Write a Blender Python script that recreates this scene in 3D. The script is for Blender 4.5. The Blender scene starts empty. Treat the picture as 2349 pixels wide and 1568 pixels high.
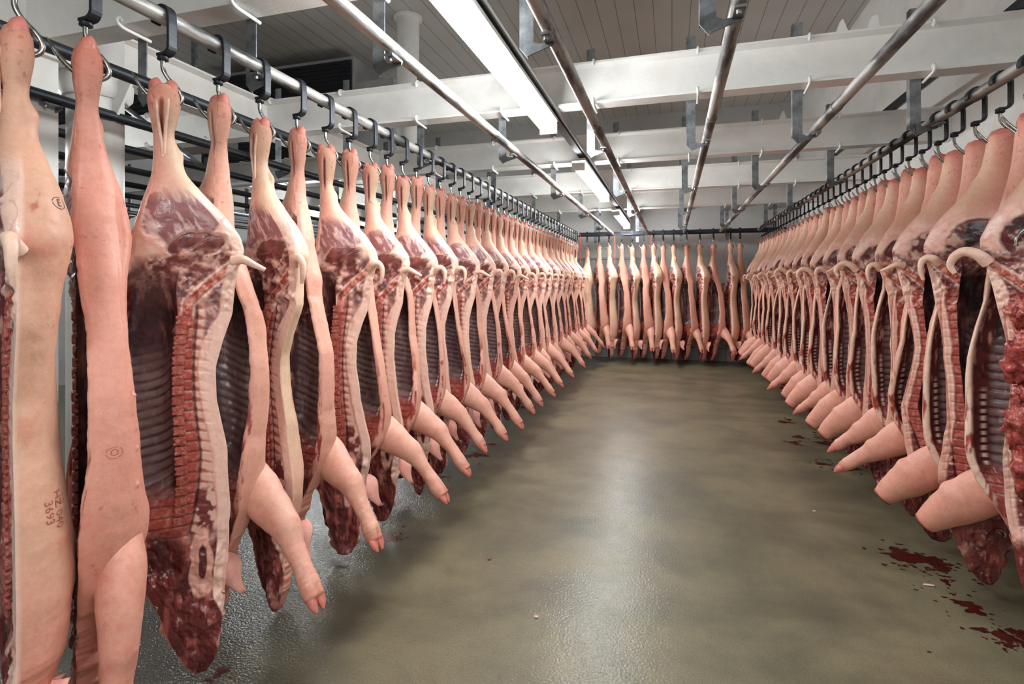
import bpy, bmesh, math, random
import numpy as np
from mathutils import Vector, Matrix
from mathutils.bvhtree import BVHTree
PI = math.pi
S = bpy.context.scene
C = S.collection
random.seed(7)

# ------------------------------------------------------------------ camera, world, exposure, lamps
CAM_H = 1.6
cam_d = bpy.data.cameras.new('camera'); cam = bpy.data.objects.new('camera', cam_d); C.objects.link(cam)
cam.location = (0, 0, CAM_H); cam.rotation_euler = (PI/2, 0, math.radians(16.7))
cam_d.sensor_width = 36; cam_d.lens = 36*1221/2349; cam_d.shift_y = -134/2349
cam_d.clip_start = 0.05; cam_d.clip_end = 100
S.camera = cam
w = bpy.data.worlds.new('world'); S.world = w; w.use_nodes = True
w.node_tree.nodes['Background'].inputs[0].default_value = (.9, .95, 1, 1)
w.node_tree.nodes['Background'].inputs[1].default_value = 0.05
S.view_settings.view_transform = 'Standard'; S.view_settings.look = 'None'
S.view_settings.gamma = 1; S.view_settings.use_curve_mapping = False
S.view_settings.exposure = 0.12
LAMP = 60.0
# lamp positions: (x, y_start, y_end, height); aisle row, two added fill lamps, row in the left bay
LAMPS = [(-.88, 1.86, 3.9, 2.76), (-.88, 5.2, 7.35, 2.76), (-.88, 8.85, 11.1, 2.76),
         (-.86, -2.3, -.2, 2.76),  # added fill lamp out of view, lights the near carcasses from the camera side
         (1.93, -1.3, .9, 3.32),  # added fill lamp out of view, brightens the beam fronts and right wall
         (-5.9, 1.4, 3.5, 2.76), (-5.7, 6.1, 8.3, 2.76), (-5.9, 9.0, 11.1, 2.76)]

# ------------------------------------------------------------------ helpers
def mat(name, build=None, color=(.5,.5,.5), rough=.5, metal=0.0):
    m = bpy.data.materials.new(name); m.use_nodes = True
    nt = m.node_tree; b = nt.nodes['Principled BSDF']
    b.inputs['Base Color'].default_value = (*color, 1); b.inputs['Roughness'].default_value = rough
    b.inputs['Metallic'].default_value = metal
    if build: build(nt, b)
    return m
def N(nt, t, **kw):
    n = nt.nodes.new(t)
    for k, v in kw.items():
        if k in n.inputs: n.inputs[k].default_value = v
        else: setattr(n, k, v)
    return n
def L(nt, a, b): nt.links.new(a, b)
def ramp(nt, fac, stops):
    r = nt.nodes.new('ShaderNodeValToRGB'); e = r.color_ramp.elements
    while len(e) < len(stops): e.new(.5)
    for el, (p, c) in zip(e, stops): el.position = p; el.color = (*c, 1) if len(c) == 3 else c
    L(nt, fac, r.inputs[0]); return r
def noise_mat(name, stops, scale, rough=(.4,.6), metal=0, bump=0, bscale=None, stretch=None, detail=6):
    def f(nt, b):
        tc = N(nt, 'ShaderNodeTexCoord'); src = tc.outputs['Object']
        if stretch:
            mp = N(nt, 'ShaderNodeMapping'); mp.inputs['Scale'].default_value = stretch
            L(nt, src, mp.inputs[0]); src = mp.outputs[0]
        n = N(nt, 'ShaderNodeTexNoise', Scale=scale, Detail=detail, Roughness=.62); L(nt, src, n.inputs['Vector'])
        r = ramp(nt, n.outputs[0], stops); L(nt, r.outputs[0], b.inputs['Base Color'])
        mr = N(nt, 'ShaderNodeMapRange'); mr.inputs['From Min'].default_value=.3; mr.inputs['From Max'].default_value=.7
        mr.inputs['To Min'].default_value = rough[0]; mr.inputs['To Max'].default_value = rough[1]
        L(nt, n.outputs[0], mr.inputs[0]); L(nt, mr.outputs[0], b.inputs['Roughness'])
        if bump:
            n2 = N(nt, 'ShaderNodeTexNoise', Scale=bscale or scale*4, Detail=4); L(nt, src, n2.inputs['Vector'])
            bp = N(nt, 'ShaderNodeBump', Strength=bump, Distance=.01); L(nt, n2.outputs[0], bp.inputs['Height'])
            L(nt, bp.outputs[0], b.inputs['Normal'])
        b.inputs['Metallic'].default_value = metal
    return mat(name, f)

def srgb(r, g, b):
    return tuple(((v/255)/12.92 if v/255 <= .04045 else ((v/255+.055)/1.055)**2.4) for v in (r, g, b))

def tag(o, label=None, cat=None, group=None, kind=None):
    if label: o['label'] = label
    if cat: o['category'] = cat
    if group: o['group'] = group
    if kind: o['kind'] = kind
    return o
def empty(name, loc, rz=0):
    o = bpy.data.objects.new(name, None); C.objects.link(o); o.location = loc; o.rotation_euler = (0, 0, rz)
    o.empty_display_size = .1
    return o
class MB:
    def __init__(s): s.v = []; s.f = []; s.sm = []
    def add(s, vs, fs, smooth=False):
        o = len(s.v); s.v += [tuple(v) for v in vs]; s.f += [tuple(i+o for i in f) for f in fs]; s.sm += [smooth]*len(fs)
    def box(s, x0, x1, y0, y1, z0, z1, M=None):
        vs = [(x, y, z) for x in (x0, x1) for y in (y0, y1) for z in (z0, z1)]
        if M is not None: vs = [M @ Vector(v) for v in vs]
        s.add(vs, [(0,1,3,2), (4,6,7,5), (0,4,5,1), (2,3,7,6), (0,2,6,4), (1,5,7,3)])
    def prism(s, pts, axis, a, b):
        # pts: 2-D outline; axis 'y' extrudes (x,z) along y, 'x' extrudes (y,z) along x, 'z' extrudes (x,y)
        def P(p, t): return {'y': (p[0], t, p[1]), 'x': (t, p[0], p[1]), 'z': (p[0], p[1], t)}[axis]
        n = len(pts)
        s.add([P(p, a) for p in pts] + [P(p, b) for p in pts],
              [tuple(range(n)), tuple(range(2*n-1, n-1, -1))] + [(i, i+n, (i+1) % n+n, (i+1) % n) for i in range(n)])
    def tube(s, pts, r, n=12, cap=True, flat=None, smooth=True):
        pts = [Vector(p) for p in pts]; m = len(pts)
        rs = r if isinstance(r, (list, tuple)) else [r]*m
        up = Vector((0, 1, 0)); vs = []
        t0 = (pts[1]-pts[0]).normalized()
        if abs(t0.dot(up)) > .9: up = Vector((1, 0, 0))
        u = t0.cross(up).normalized()
        for i, p in enumerate(pts):
            t = (pts[min(i+1, m-1)]-pts[max(i-1, 0)]).normalized()
            u = (u - t*u.dot(t)).normalized(); v = t.cross(u)
            for k in range(n):
                a = 2*PI*k/n; vs.append(p + (u*math.cos(a) + v*math.sin(a)*(flat or 1))*rs[i])
        fs = [(i*n+k, i*n+(k+1) % n, (i+1)*n+(k+1) % n, (i+1)*n+k) for i in range(m-1) for k in range(n)]
        s.add(vs, fs, smooth)
        if cap:
            s.add(vs[:n], [tuple(range(n-1, -1, -1))]); s.add(vs[-n:], [tuple(range(n))])
    def build(s, name, m, parent=None, bevel=0):
        me = bpy.data.meshes.new(name); me.from_pydata(s.v, [], s.f)
        me.polygons.foreach_set('use_smooth', s.sm)
        bm = bmesh.new(); bm.from_mesh(me); bmesh.ops.recalc_face_normals(bm, faces=bm.faces); bm.to_mesh(me); bm.free()
        me.materials.append(m)
        o = bpy.data.objects.new(name, me); C.objects.link(o)
        if parent: o.parent = parent
        if bevel:
            md = o.modifiers.new('bevel', 'BEVEL'); md.width = bevel; md.segments = 2; md.limit_method = 'ANGLE'
        return o
def children(o): return [c for c in KIDS.get(o.name, [])]
def copy_tree(o, parent=None):
    c = o.copy(); C.objects.link(c)
    if parent: c.parent = parent
    for ch in o.children: copy_tree(ch, c)
    return c
def spline(pts, n):
    pts = [np.array(p, float) for p in pts]; P = [2*pts[0]-pts[1]] + pts + [2*pts[-1]-pts[-2]]; out = []
    for i in range(1, len(P)-2):
        for k in range(n):
            t = k/n; a, b, c, d = P[i-1:i+3]
            out.append(.5*(2*b + (c-a)*t + (2*a-5*b+4*c-d)*t*t + (3*b-a-3*c+d)*t**3))
    out.append(P[-2]); return out

ORD = ['first','second','third','fourth','fifth','sixth','seventh','eighth','ninth','tenth','eleventh','twelfth','thirteenth',
 'fourteenth','fifteenth','sixteenth','seventeenth','eighteenth','nineteenth','twentieth']
def ordn(i):
    if i < 20: return ORD[i]
    tens = ['twenty','thirty','forty','fifty'][(i+1)//10-2]
    r = (i+1) % 10
    return tens+'-'+ORD[r-1] if r else {2:'twentieth',3:'thirtieth',4:'fortieth',5:'fiftieth'}[(i+1)//10]

# ------------------------------------------------------------------ materials
M_white = noise_mat('white paint', [(.3, srgb(214,212,208)), (.55, srgb(232,231,228)), (.8, srgb(222,218,212))], 2.2, (.28,.42), 0, .12, 60)
M_wall = noise_mat('wall paint', [(.3, srgb(172,173,173)), (.7, srgb(190,190,188))], 1.3, (.5,.65))
M_galv = noise_mat('galvanised steel', [(.3, srgb(95,99,104)), (.55, srgb(140,144,148)), (.75, srgb(170,172,175))], 14, (.35,.5), .75, .05)
M_rail = noise_mat('worn rail steel', [(.36, srgb(34,35,38)), (.44, srgb(90,90,92)), (.52, srgb(165,163,160)), (.7, srgb(205,203,200))], 9, (.42,.62), .55, .25, 60, (1, .16, 1), 8)
M_dark_rail = noise_mat('dark rail steel', [(.35, srgb(34,37,43)), (.6, srgb(60,64,70)), (.75, srgb(112,112,112))], 9, (.35,.55), .6, .1, 60, (1, .16, 1), 8)
M_black = noise_mat('black coated iron', [(.3, srgb(24,28,36)), (.7, srgb(44,49,58))], 20, (.35,.5), .3, .1)
M_steel = noise_mat('stainless steel', [(.3, srgb(120,118,112)), (.7, srgb(175,174,170))], 30, (.22,.34), .95)
M_orange = mat('orange plastic', None, srgb(225,84,48), .5)
M_blue = mat('blue plastic', None, srgb(40,70,190), .5)
M_dark = noise_mat('dark grille paint', [(.3, srgb(16,18,23)), (.7, srgb(34,37,44))], 8, (.5,.7))
M_grey = noise_mat('grey sheet metal', [(.3, srgb(150,152,153)), (.7, srgb(176,177,177))], 3, (.4,.5), .1)
def f_em(nt, b):
    b.inputs['Emission Color'].default_value = (.97, 1, 1, 1); b.inputs['Emission Strength'].default_value = LAMP
M_lamp = mat('lamp diffuser', f_em, (.9,.9,.9), .4)
def f_ceil(nt, b):
    tc = N(nt, 'ShaderNodeTexCoord'); sep = N(nt, 'ShaderNodeSeparateXYZ'); L(nt, tc.outputs['Object'], sep.inputs[0])
    m = N(nt, 'ShaderNodeMath', operation='MULTIPLY'); m.inputs[1].default_value = 1/.235; L(nt, sep.outputs[0], m.inputs[0])
    fr = N(nt, 'ShaderNodeMath', operation='FRACT'); L(nt, m.outputs[0], fr.inputs[0])
    r = ramp(nt, fr.outputs[0], [(0, (0,0,0)), (.022, (0,0,0)), (.035, (1,1,1)), (1, (1,1,1))])
    n = N(nt, 'ShaderNodeTexNoise', Scale=.8, Detail=5); L(nt, tc.outputs['Object'], n.inputs['Vector'])
    mp = N(nt, 'ShaderNodeMapping'); mp.inputs['Scale'].default_value = (4, .5, 1); L(nt, tc.outputs['Object'], mp.inputs[0])
    n2 = N(nt, 'ShaderNodeTexNoise', Scale=3, Detail=4); L(nt, mp.outputs[0], n2.inputs['Vector'])
    r1 = ramp(nt, n.outputs[0], [(.3, srgb(170,166,160)), (.7, srgb(186,182,176))])
    r2 = ramp(nt, n2.outputs[0], [(.35, srgb(90,70,55)), (.65, srgb(70,68,66))])
    mx = N(nt, 'ShaderNodeMix', data_type='RGBA'); L(nt, r.outputs[0], mx.inputs[0]); L(nt, r2.outputs[0], mx.inputs[6]); L(nt, r1.outputs[0], mx.inputs[7])
    L(nt, mx.outputs[2], b.inputs['Base Color']); b.inputs['Roughness'].default_value = .6
    bp = N(nt, 'ShaderNodeBump', Strength=.5, Distance=.01); L(nt, r.outputs[0], bp.inputs['Height']); L(nt, bp.outputs[0], b.inputs['Normal'])
M_ceil = mat('ceiling boards', f_ceil)
def f_tile(nt, b):
    tc = N(nt, 'ShaderNodeTexCoord'); sep = N(nt, 'ShaderNodeSeparateXYZ'); L(nt, tc.outputs['Object'], sep.inputs[0])
    cm = N(nt, 'ShaderNodeCombineXYZ'); L(nt, sep.outputs[0], cm.inputs[0]); L(nt, sep.outputs[2], cm.inputs[1])
    br = N(nt, 'ShaderNodeTexBrick'); br.offset = 0; br.inputs['Scale'].default_value = 1
    br.inputs['Brick Width'].default_value = .265; br.inputs['Row Height'].default_value = .265; br.inputs['Mortar Size'].default_value = .006
    br.inputs['Color1'].default_value = (*srgb(146,149,151), 1); br.inputs['Color2'].default_value = (*srgb(154,157,158), 1)
    br.inputs['Mortar'].default_value = (*srgb(70,72,74), 1)
    L(nt, cm.outputs[0], br.inputs['Vector']); L(nt, br.outputs[0], b.inputs['Base Color']); b.inputs['Roughness'].default_value = .3
M_tile = mat('grey wall tile', f_tile)
def f_floor(nt, b):
    tc = N(nt, 'ShaderNodeTexCoord'); o = tc.outputs['Object']
    n1 = N(nt, 'ShaderNodeTexNoise', Scale=1.3, Detail=8, Roughness=.66, Distortion=.3); L(nt, o, n1.inputs['Vector'])
    r1 = ramp(nt, n1.outputs[0], [(.28, srgb(86,83,70)), (.45, srgb(108,103,83)), (.58, srgb(126,118,94)), (.75, srgb(106,98,76))])
    mp = N(nt, 'ShaderNodeMapping'); mp.inputs['Scale'].default_value = (.5, 1.6, 1); L(nt, o, mp.inputs[0])
    n2 = N(nt, 'ShaderNodeTexNoise', Scale=1.9, Detail=6, Roughness=.62); L(nt, mp.outputs[0], n2.inputs['Vector'])
    r2 = ramp(nt, n2.outputs[0], [(.34, (.68,.70,.69)), (.54, (.95,.96,.95)), (.7, (1.06,1.05,1.02))])
    m1 = N(nt, 'ShaderNodeMix', data_type='RGBA', blend_type='MULTIPLY'); m1.inputs[0].default_value = .8
    L(nt, r1.outputs[0], m1.inputs[6]); L(nt, r2.outputs[0], m1.inputs[7])
    n3 = N(nt, 'ShaderNodeTexNoise', Scale=190, Detail=3); L(nt, o, n3.inputs['Vector'])
    r3 = ramp(nt, n3.outputs[0], [(.35, (.66,.66,.66)), (.6, (1.1,1.09,1.05))])
    m2 = N(nt, 'ShaderNodeMix', data_type='RGBA', blend_type='MULTIPLY'); m2.inputs[0].default_value = 1
    L(nt, m1.outputs[2], m2.inputs[6]); L(nt, r3.outputs[0], m2.inputs[7])
    # dark scattered scuffs
    n4 = N(nt, 'ShaderNodeTexNoise', Scale=7, Detail=8, Roughness=.75); L(nt, o, n4.inputs['Vector'])
    r4 = ramp(nt, n4.outputs[0], [(.27, (.45,.5,.46)), (.36, (1,1,1))])
    m3 = N(nt, 'ShaderNodeMix', data_type='RGBA', blend_type='MULTIPLY'); m3.inputs[0].default_value = 1
    L(nt, m2.outputs[2], m3.inputs[6]); L(nt, r4.outputs[0], m3.inputs[7])
    L(nt, m3.outputs[2], b.inputs['Base Color'])
    rr = N(nt, 'ShaderNodeMapRange'); rr.inputs['From Min'].default_value=.35; rr.inputs['From Max'].default_value=.65
    rr.inputs['To Min'].default_value=.4; rr.inputs['To Max'].default_value=.52
    L(nt, n2.outputs[0], rr.inputs[0]); L(nt, rr.outputs[0], b.inputs['Roughness'])
    n5 = N(nt, 'ShaderNodeTexNoise', Scale=85, Detail=2); L(nt, o, n5.inputs['Vector'])
    sx = N(nt, 'ShaderNodeSeparateXYZ'); L(nt, o, sx.inputs[0])
    nw = N(nt, 'ShaderNodeTexNoise', Scale=1.6, Detail=3); L(nt, o, nw.inputs['Vector'])
    ad = N(nt, 'ShaderNodeMath', operation='ADD'); L(nt, sx.outputs[0], ad.inputs[0]); L(nt, nw.outputs[0], ad.inputs[1])
    wet = N(nt, 'ShaderNodeMapRange'); wet.inputs['From Min'].default_value=-.75; wet.inputs['From Max'].default_value=-1.0
    wet.inputs['To Min'].default_value=0; wet.inputs['To Max'].default_value=1; L(nt, ad.outputs[0], wet.inputs[0])
    st = N(nt, 'ShaderNodeMapRange'); st.inputs['To Min'].default_value=.4; st.inputs['To Max'].default_value=.9; L(nt, wet.outputs[0], st.inputs[0])
    cw = N(nt, 'ShaderNodeMapRange'); cw.inputs['To Min'].default_value=.4; cw.inputs['To Max'].default_value=1; L(nt, wet.outputs[0], cw.inputs[0])
    L(nt, cw.outputs[0], b.inputs['Coat Weight'])
    wd = N(nt, 'ShaderNodeMix', data_type='RGBA'); L(nt, wet.outputs[0], wd.inputs[0]); wd.inputs[6].default_value = (1,1,1,1); wd.inputs[7].default_value = (.42,.43,.42,1)
    m4 = N(nt, 'ShaderNodeMix', data_type='RGBA', blend_type='MULTIPLY'); m4.inputs[0].default_value = 1
    L(nt, m3.outputs[2], m4.inputs[6]); L(nt, wd.outputs[2], m4.inputs[7]); L(nt, m4.outputs[2], b.inputs['Base Color'])
    bp = N(nt, 'ShaderNodeBump', Distance=.0045); L(nt, st.outputs[0], bp.inputs['Strength']); L(nt, n5.outputs[0], bp.inputs['Height'])
    L(nt, bp.outputs[0], b.inputs['Normal']); L(nt, bp.outputs[0], b.inputs['Coat Normal'])
    cr = N(nt, 'ShaderNodeMapRange'); cr.inputs['To Min'].default_value=.2; cr.inputs['To Max'].default_value=.07; L(nt, wet.outputs[0], cr.inputs[0]); L(nt, cr.outputs[0], b.inputs['Coat Roughness'])
    b.inputs['Specular IOR Level'].default_value = .38
M_floor = mat('wet concrete', f_floor)
def flesh(name, bump=.25):
    def f(nt, b):
        at = N(nt, 'ShaderNodeAttribute'); at.attribute_name = 'col'
        tc = N(nt, 'ShaderNodeTexCoord'); oi = N(nt, 'ShaderNodeObjectInfo')
        n = N(nt, 'ShaderNodeTexNoise', Scale=55, Detail=5, Roughness=.65); L(nt, tc.outputs['Object'], n.inputs['Vector'])
        r = ramp(nt, n.outputs[0], [(.3, (.92,.88,.87)), (.55, (1,1,1)), (.75, (1.06,1.04,1.03))])
        m = N(nt, 'ShaderNodeMix', data_type='RGBA', blend_type='MULTIPLY'); m.inputs[0].default_value = 1
        L(nt, at.outputs['Color'], m.inputs[6]); L(nt, r.outputs[0], m.inputs[7])
        L(nt, m.outputs[2], b.inputs['Base Color'])
        mr = N(nt, 'ShaderNodeMapRange'); mr.inputs['To Min'].default_value=.26; mr.inputs['To Max'].default_value=.5
        L(nt, at.outputs['Alpha'], mr.inputs[0]); L(nt, mr.outputs[0], b.inputs['Roughness'])
        n2 = N(nt, 'ShaderNodeTexNoise', Scale=120, Detail=3); L(nt, tc.outputs['Object'], n2.inputs['Vector'])
        bp = N(nt, 'ShaderNodeBump', Strength=bump, Distance=.004); L(nt, n2.outputs[0], bp.inputs['Height']); L(nt, bp.outputs[0], b.inputs['Normal'])
        b.inputs['Subsurface Weight'].default_value = .12; b.inputs['Subsurface Radius'].default_value = (1,.3,.2); b.inputs['Subsurface Scale'].default_value = .008
    return mat(name, f)
M_flesh = flesh('carcass surface')
M_hoof = noise_mat('reddened hoof', [(.3, srgb(190,105,95)), (.7, srgb(222,140,126))], 30, (.35,.5))
M_ear = noise_mat('pink ear skin', [(.3, srgb(222,150,140)), (.7, srgb(236,178,164))], 18, (.4,.5), 0, .2, 80)
M_tail = noise_mat('pale tail skin', [(.3, srgb(226,180,160)), (.7, srgb(238,208,188))], 24, (.4,.5), 0, .2, 90)
M_bone = noise_mat('sawn vertebra', [(.3, srgb(130,52,46)), (.5, srgb(168,82,70)), (.72, srgb(205,140,125))], 60, (.3,.45), 0, .6, 160)
M_organ = noise_mat('wet organ meat', [(.28, srgb(70,18,20)), (.45, srgb(128,40,38)), (.6, srgb(170,76,66)), (.72, srgb(226,164,144))], 20, (.2,.35), 0, .4, 60)
M_blood = noise_mat('blood', [(.3, srgb(44,12,12)), (.7, srgb(82,24,20))], 20, (.25,.4))
M_ink = mat('dark stamp ink', None, srgb(50,34,32), .6)
M_redink = mat('faded red stamp ink', None, srgb(176,92,74), .6)
M_tendon = noise_mat('tendon', [(.3, srgb(222,170,150)), (.7, srgb(240,210,190))], 40, (.3,.4))

# ------------------------------------------------------------------ room
RW, LW, BW, FW, CEIL = 2.42, -9.2, 11.72, -3.2, CAM_H+3.6
def struct(name, mb, m, **k): o = mb.build(name, m, None, **k); o['kind'] = 'structure'; return o
b = MB(); b.box(LW-.2, RW+.2, FW-.2, BW+.2, -.2, 0); struct('floor', b, M_floor)
b = MB(); b.box(LW-.2, RW+.2, FW-.2, BW+.2, CEIL, CEIL+.2); struct('ceiling', b, M_ceil)
b = MB(); b.box(LW-.2, RW+.2, BW, BW+.2, 0, CEIL); struct('wall_back', b, M_wall)
b = MB(); b.box(LW-.2, LW, FW, BW, 0, CEIL); struct('wall_left', b, M_wall)
b = MB(); b.box(RW, RW+.2, FW, BW, 0, CEIL); struct('wall_right', b, M_white)
b = MB(); b.box(LW-.2, RW+.2, FW-.2, FW, 0, CEIL); struct('wall_front', b, M_wall)
b = MB(); b.box(-9.2, -.15, BW-.02, BW-.002, 0.002, 2.17); struct('trim_1', b, M_tile)
b = MB(); b.box(-.15, RW-.045, BW-.02, BW-.002, 0.002, 1.61); struct('trim_2', b, M_tile)
b = MB(); b.box(RW-.04, RW, FW, BW-.02, 0.0, 2.70); struct('trim_3', b, M_wall)

# steel frame -----------------------------------------------------------
BZ0, BZ1 = CAM_H+1.29, CAM_H+1.59
BEAM_Y = [2.05, 3.88, 5.75, 7.6, 9.45]
def ibeam(mb, a, bb, c, axis):
    hw = .07; t = .014
    out = [(-hw,0),(hw,0),(hw,t),(.006,t+.012),(.006,.3-t-.012),(hw,.3-t),(hw,.3),(-hw,.3),(-hw,.3-t),(-.006,.3-t-.012),(-.006,t+.012),(-hw,t)]
    mb.prism([(p[0]+c, p[1]+BZ0) for p in out], axis, a, bb)
where = ['nearest the camera', 'second from the camera', 'third from the camera', 'fourth from the camera', 'farthest from the camera']
for i, y in enumerate(BEAM_Y):
    mb = MB(); ibeam(mb, LW+.01, RW-.002, y, 'x')
    o = mb.build('steel_beam', M_white); tag(o, f'white painted steel cross beam above the rails, {where[i]}', 'beam', 'white cross beams over the rails')
for bi in (1, 2):
    par = [o for o in S.objects if o.name.startswith('steel_beam')][bi]
    for dx_ in (0, .17):
        mb = MB(); mb.prism([(1.0+dx_, BZ1), (1.07+dx_, BZ1), (1.04+dx_+(.02 if dx_ else -.0), BZ1+.085), (1.03+dx_, BZ1+.08)], 'y', BEAM_Y[bi]-.05, BEAM_Y[bi]+.0); mb.build('lug', M_white, par)
mb = MB(); ibeam(mb, .3, 11.6, -3.42, 'y'); 
mb.v = [(x, y, z-.004) for x, y, z in mb.v]
o = mb.build('steel_beam', M_white)
tag(o, 'white painted long beam running down the room along the columns left of the hooks', 'beam')
def column(x, y, r, label, square=False):
    root = empty('column', (x, y, 0)); tag(root, label, 'column')
    s = MB()
    if square: s.box(-r, r, -r, r, 0, BZ0)
    else: s.tube([(0,0,0), (0,0,CEIL)], r, 32)
    s.build('shaft', M_white, root)
    c = MB()
    zc = BZ0 if square else BZ0
    c.box(-r-.05, r+.05, -r-.05, r+.05, zc-.05, zc-.006)
    if not square:
        c.tube([(0,0,zc-.16), (0,0,zc-.13), (0,0,zc-.05)], [r+.02, r+.045, r+.05], 32)
    c.build('capital', M_white, root)
    if not square:
        g = MB()
        g.prism([(r, zc-.3), (r+.015, zc-.3), (r+.17, zc-.055), (r, zc-.055)], 'y', -.008, .008); g.build('gusset_plate', M_white, root)
        g = MB()
        g.prism([(-r, zc-.3), (-r-.17, zc-.055), (-r, zc-.055)], 'y', -.008, .008); g.build('gusset_plate', M_white, root)
    k = MB(); k.tube([(0,0,CEIL-.03), (0,0,CEIL-.002)] if not square else [(0,0,.0), (0,0,.04)], r+.04 if not square else r+.06, 32); k.build('collar', M_white, root)
    return root
column(-3.42, 2.42, .145, 'round white column with bracketed head standing behind the second carcass from the left')
column(-3.42, 2.02, .115, 'square white column at the far left edge behind the leftmost carcass', True)
column(-3.42, 6.5, .15, 'round white column rising to the boarded ceiling beside the cooling unit')

# rails -----------------------------------------------------------------
RZ = CAM_H+1.02
RX = [-1.864, -1.16, -.47, .235, .91, 1.58]
names = ['worn steel rail carrying the long left row of carcasses', 'empty worn rail left of the ceiling lamps', 'empty worn rail just right of the ceiling lamps',
         'empty worn rail over the middle of the aisle', 'empty worn rail right of the aisle middle', 'worn dark rail carrying the right row of carcasses']
def rail(x, y0, y1, m, label, r=.03):
    root = empty('overhead_rail', (x, y0, RZ)); tag(root, label, 'rail', None)
    mb = MB(); mb.tube([(0,0,0), (0,(y1-y0)*.5,0), (0,y1-y0,0)], r, 20); mb.build('pipe', m, root)
    for j, y in enumerate(BEAM_Y[1::2]):
        mb = MB(); mb.tube([(0, y-y0-.4-.02, 0), (0, y-y0-.4+.02, 0)], r+.003, 20); mb.build('joint_sleeve', m, root)
    return root
for x, nm in zip(RX, names):
    rail(x, .55 if x > -1.8 else .35, 11.0, M_rail, nm)
LX = [-1.864-.70*k for k in range(1, 9)]
for k, x in enumerate(LX):
    rail(x, .4, 11.0, M_dark_rail, f'dark overhead rail in the bay left of the carcass row, {ordn(k)} from the row')

def hanger_proto():
    root = empty('rail_hanger', (0,0,0))
    mb = MB()   # angle profile bar with pointed foot; rail axis at origin
    x0, x1 = -.135, -.075; zt = BZ1+.15-RZ; zb = -.075
    mb.prism([(x0, zt), (x1, zt), (x1, zb+.03), ((x0+x1)/2+.005, zb-.015), (x0, zb+.03)], 'y', .074, .08)
    mb.box(x0, x0+.006, .078, .125, zb+.04, zt)
    mb.build('upright', M_galv, root)
    mb = MB(); mb.prism([(-.11, zb+.06), (-.1, zb-.012), (-.085, zb-.005), (.012, -.05), (.015, -.036), (-.05, -.04)], 'y', .066, .074)
    mb.box(-.022, .018, -.02, .07, -.044, -.034)
    mb.build('arm', M_galv, root)
    mb = MB(); mb.tube([(-.005, .0, -.06), (-.005, .0, -.034)], .009, 6, smooth=False); mb.build('bolt', M_galv, root)
    for z, s in ((BZ0-RZ, 1), (BZ1-RZ, -1)):
        mb = MB()
        pts = spline([(-.06, .085, z-.02*s), (-.062, .0, z-.016*s), (-.064, -.066, z-.010*s), (-.066, -.088, z+.012*s), (-.066, -.075, z+.032*s), (-.066, -.062, z+.02*s)], 5)
        mb.tube(pts, .009, 10); mb.build('hook_bolt', M_white, root)
    return root
hp = hanger_proto(); first = True
rn = ['rail of the left carcass row', 'empty rail left of the lamps', 'empty rail right of the lamps', 'rail over the aisle middle', 'rail right of the aisle middle', 'rail of the right carcass row']
bn = ['nearest cross beam', 'second cross beam', 'third cross beam', 'fourth cross beam', 'farthest cross beam']
for j, y in enumerate(BEAM_Y):
    for i, x in enumerate(RX + LX):
        if (j == 0 and (x > 0 or x < -5)): continue
        if i == 3 and j == 0: continue
        o = hp if first else copy_tree(hp); first = False
        o.location = (x, y, RZ)
        nm = rn[i] if i < 6 else f'{ordn(i-6)} bay rail left of the carcasses'
        tag(o, f'grey hanger on the {bn[j]} for the {nm}', 'bracket', 'rail hangers on the cross beams')
# hanger cut by the top edge in the centre
o = copy_tree(hp); o.location = (.235, 2.05, RZ); tag(o, 'grey hanger cut by the top edge holding the rail over the aisle middle', 'bracket', 'rail hangers on the cross beams')

# back cross rail ---------------------------------------------------------
root = empty('cross_rail', (-1.9, 11.1, RZ)); tag(root, 'black cross rail along the end wall carrying the back row', 'rail')
mb = MB(); mb.box(0, 4.1, -.012, .012, -.045, .03); mb.box(0, 4.1, -.03, .03, .03, .042); mb.build('bar', M_black, root)
for k in range(5):
    mb = MB(); mb.tube([(.1+k*.85, -.07, -.03), (.5+k*.85, -.07, -.03)], .013, 8); mb.box(.12+k*.85, .15+k*.85, -.075, .0, -.04, -.02); mb.box(.45+k*.85, .48+k*.85, -.075, .0, -.04, -.02); mb.build('guide_rod', M_black, root)
for k in range(5):
    b_ = MB(); x = .35+k*.85; b_.box(x, x+.06, .013, .02, -.18, .52); b_.box(x, x+.06, .02, .6, .46, .52); b_.build('wall_bracket', M_galv, root)

# lamps ---------------------------------------------------------------------
LL = ['long lit ceiling lamp nearest the camera between two rails', 'lit ceiling lamp second along the aisle above the empty rails', 'small lit ceiling lamp farthest along the aisle near the end wall',
      'added fill lamp, unseen behind the camera over the aisle', 'added fill lamp, unseen, high beside the right wall behind the camera', 'lit lamp in the left bay nearest the camera', 'lit lamp in the left bay halfway down', 'lit lamp in the left bay near the end wall']
def lamp(x, y0, y1, z, label):
    root = empty('ceiling_lamp', (x, y0, z)); tag(root, label, 'lamp', 'fluorescent ceiling lamps'); n = y1-y0
    mb = MB(); mb.prism([(-.064,.045),(-.06,.0),(-.034,-.045),(.034,-.045),(.06,.0),(.064,.045)], 'y', .03, n-.03); mb.build('diffuser', M_lamp, root)
    mb = MB(); mb.box(-.066, .066, 0, n, .046, .07); mb.build('housing', M_white, root)
    for yy in (0, n-.028):
        mb = MB(); mb.box(-.064, .064, yy, yy+.028, -.046, .03); mb.build('end_cap', M_white, root)
    mb = MB()
    for yy in (.35, n-.35): mb.box(-.012, .012, yy-.01, yy+.01, .07, .125)
    mb.build('mounting_clip', M_galv, root)
for a, l in zip(LAMPS, LL): lamp(*a, l)
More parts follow.
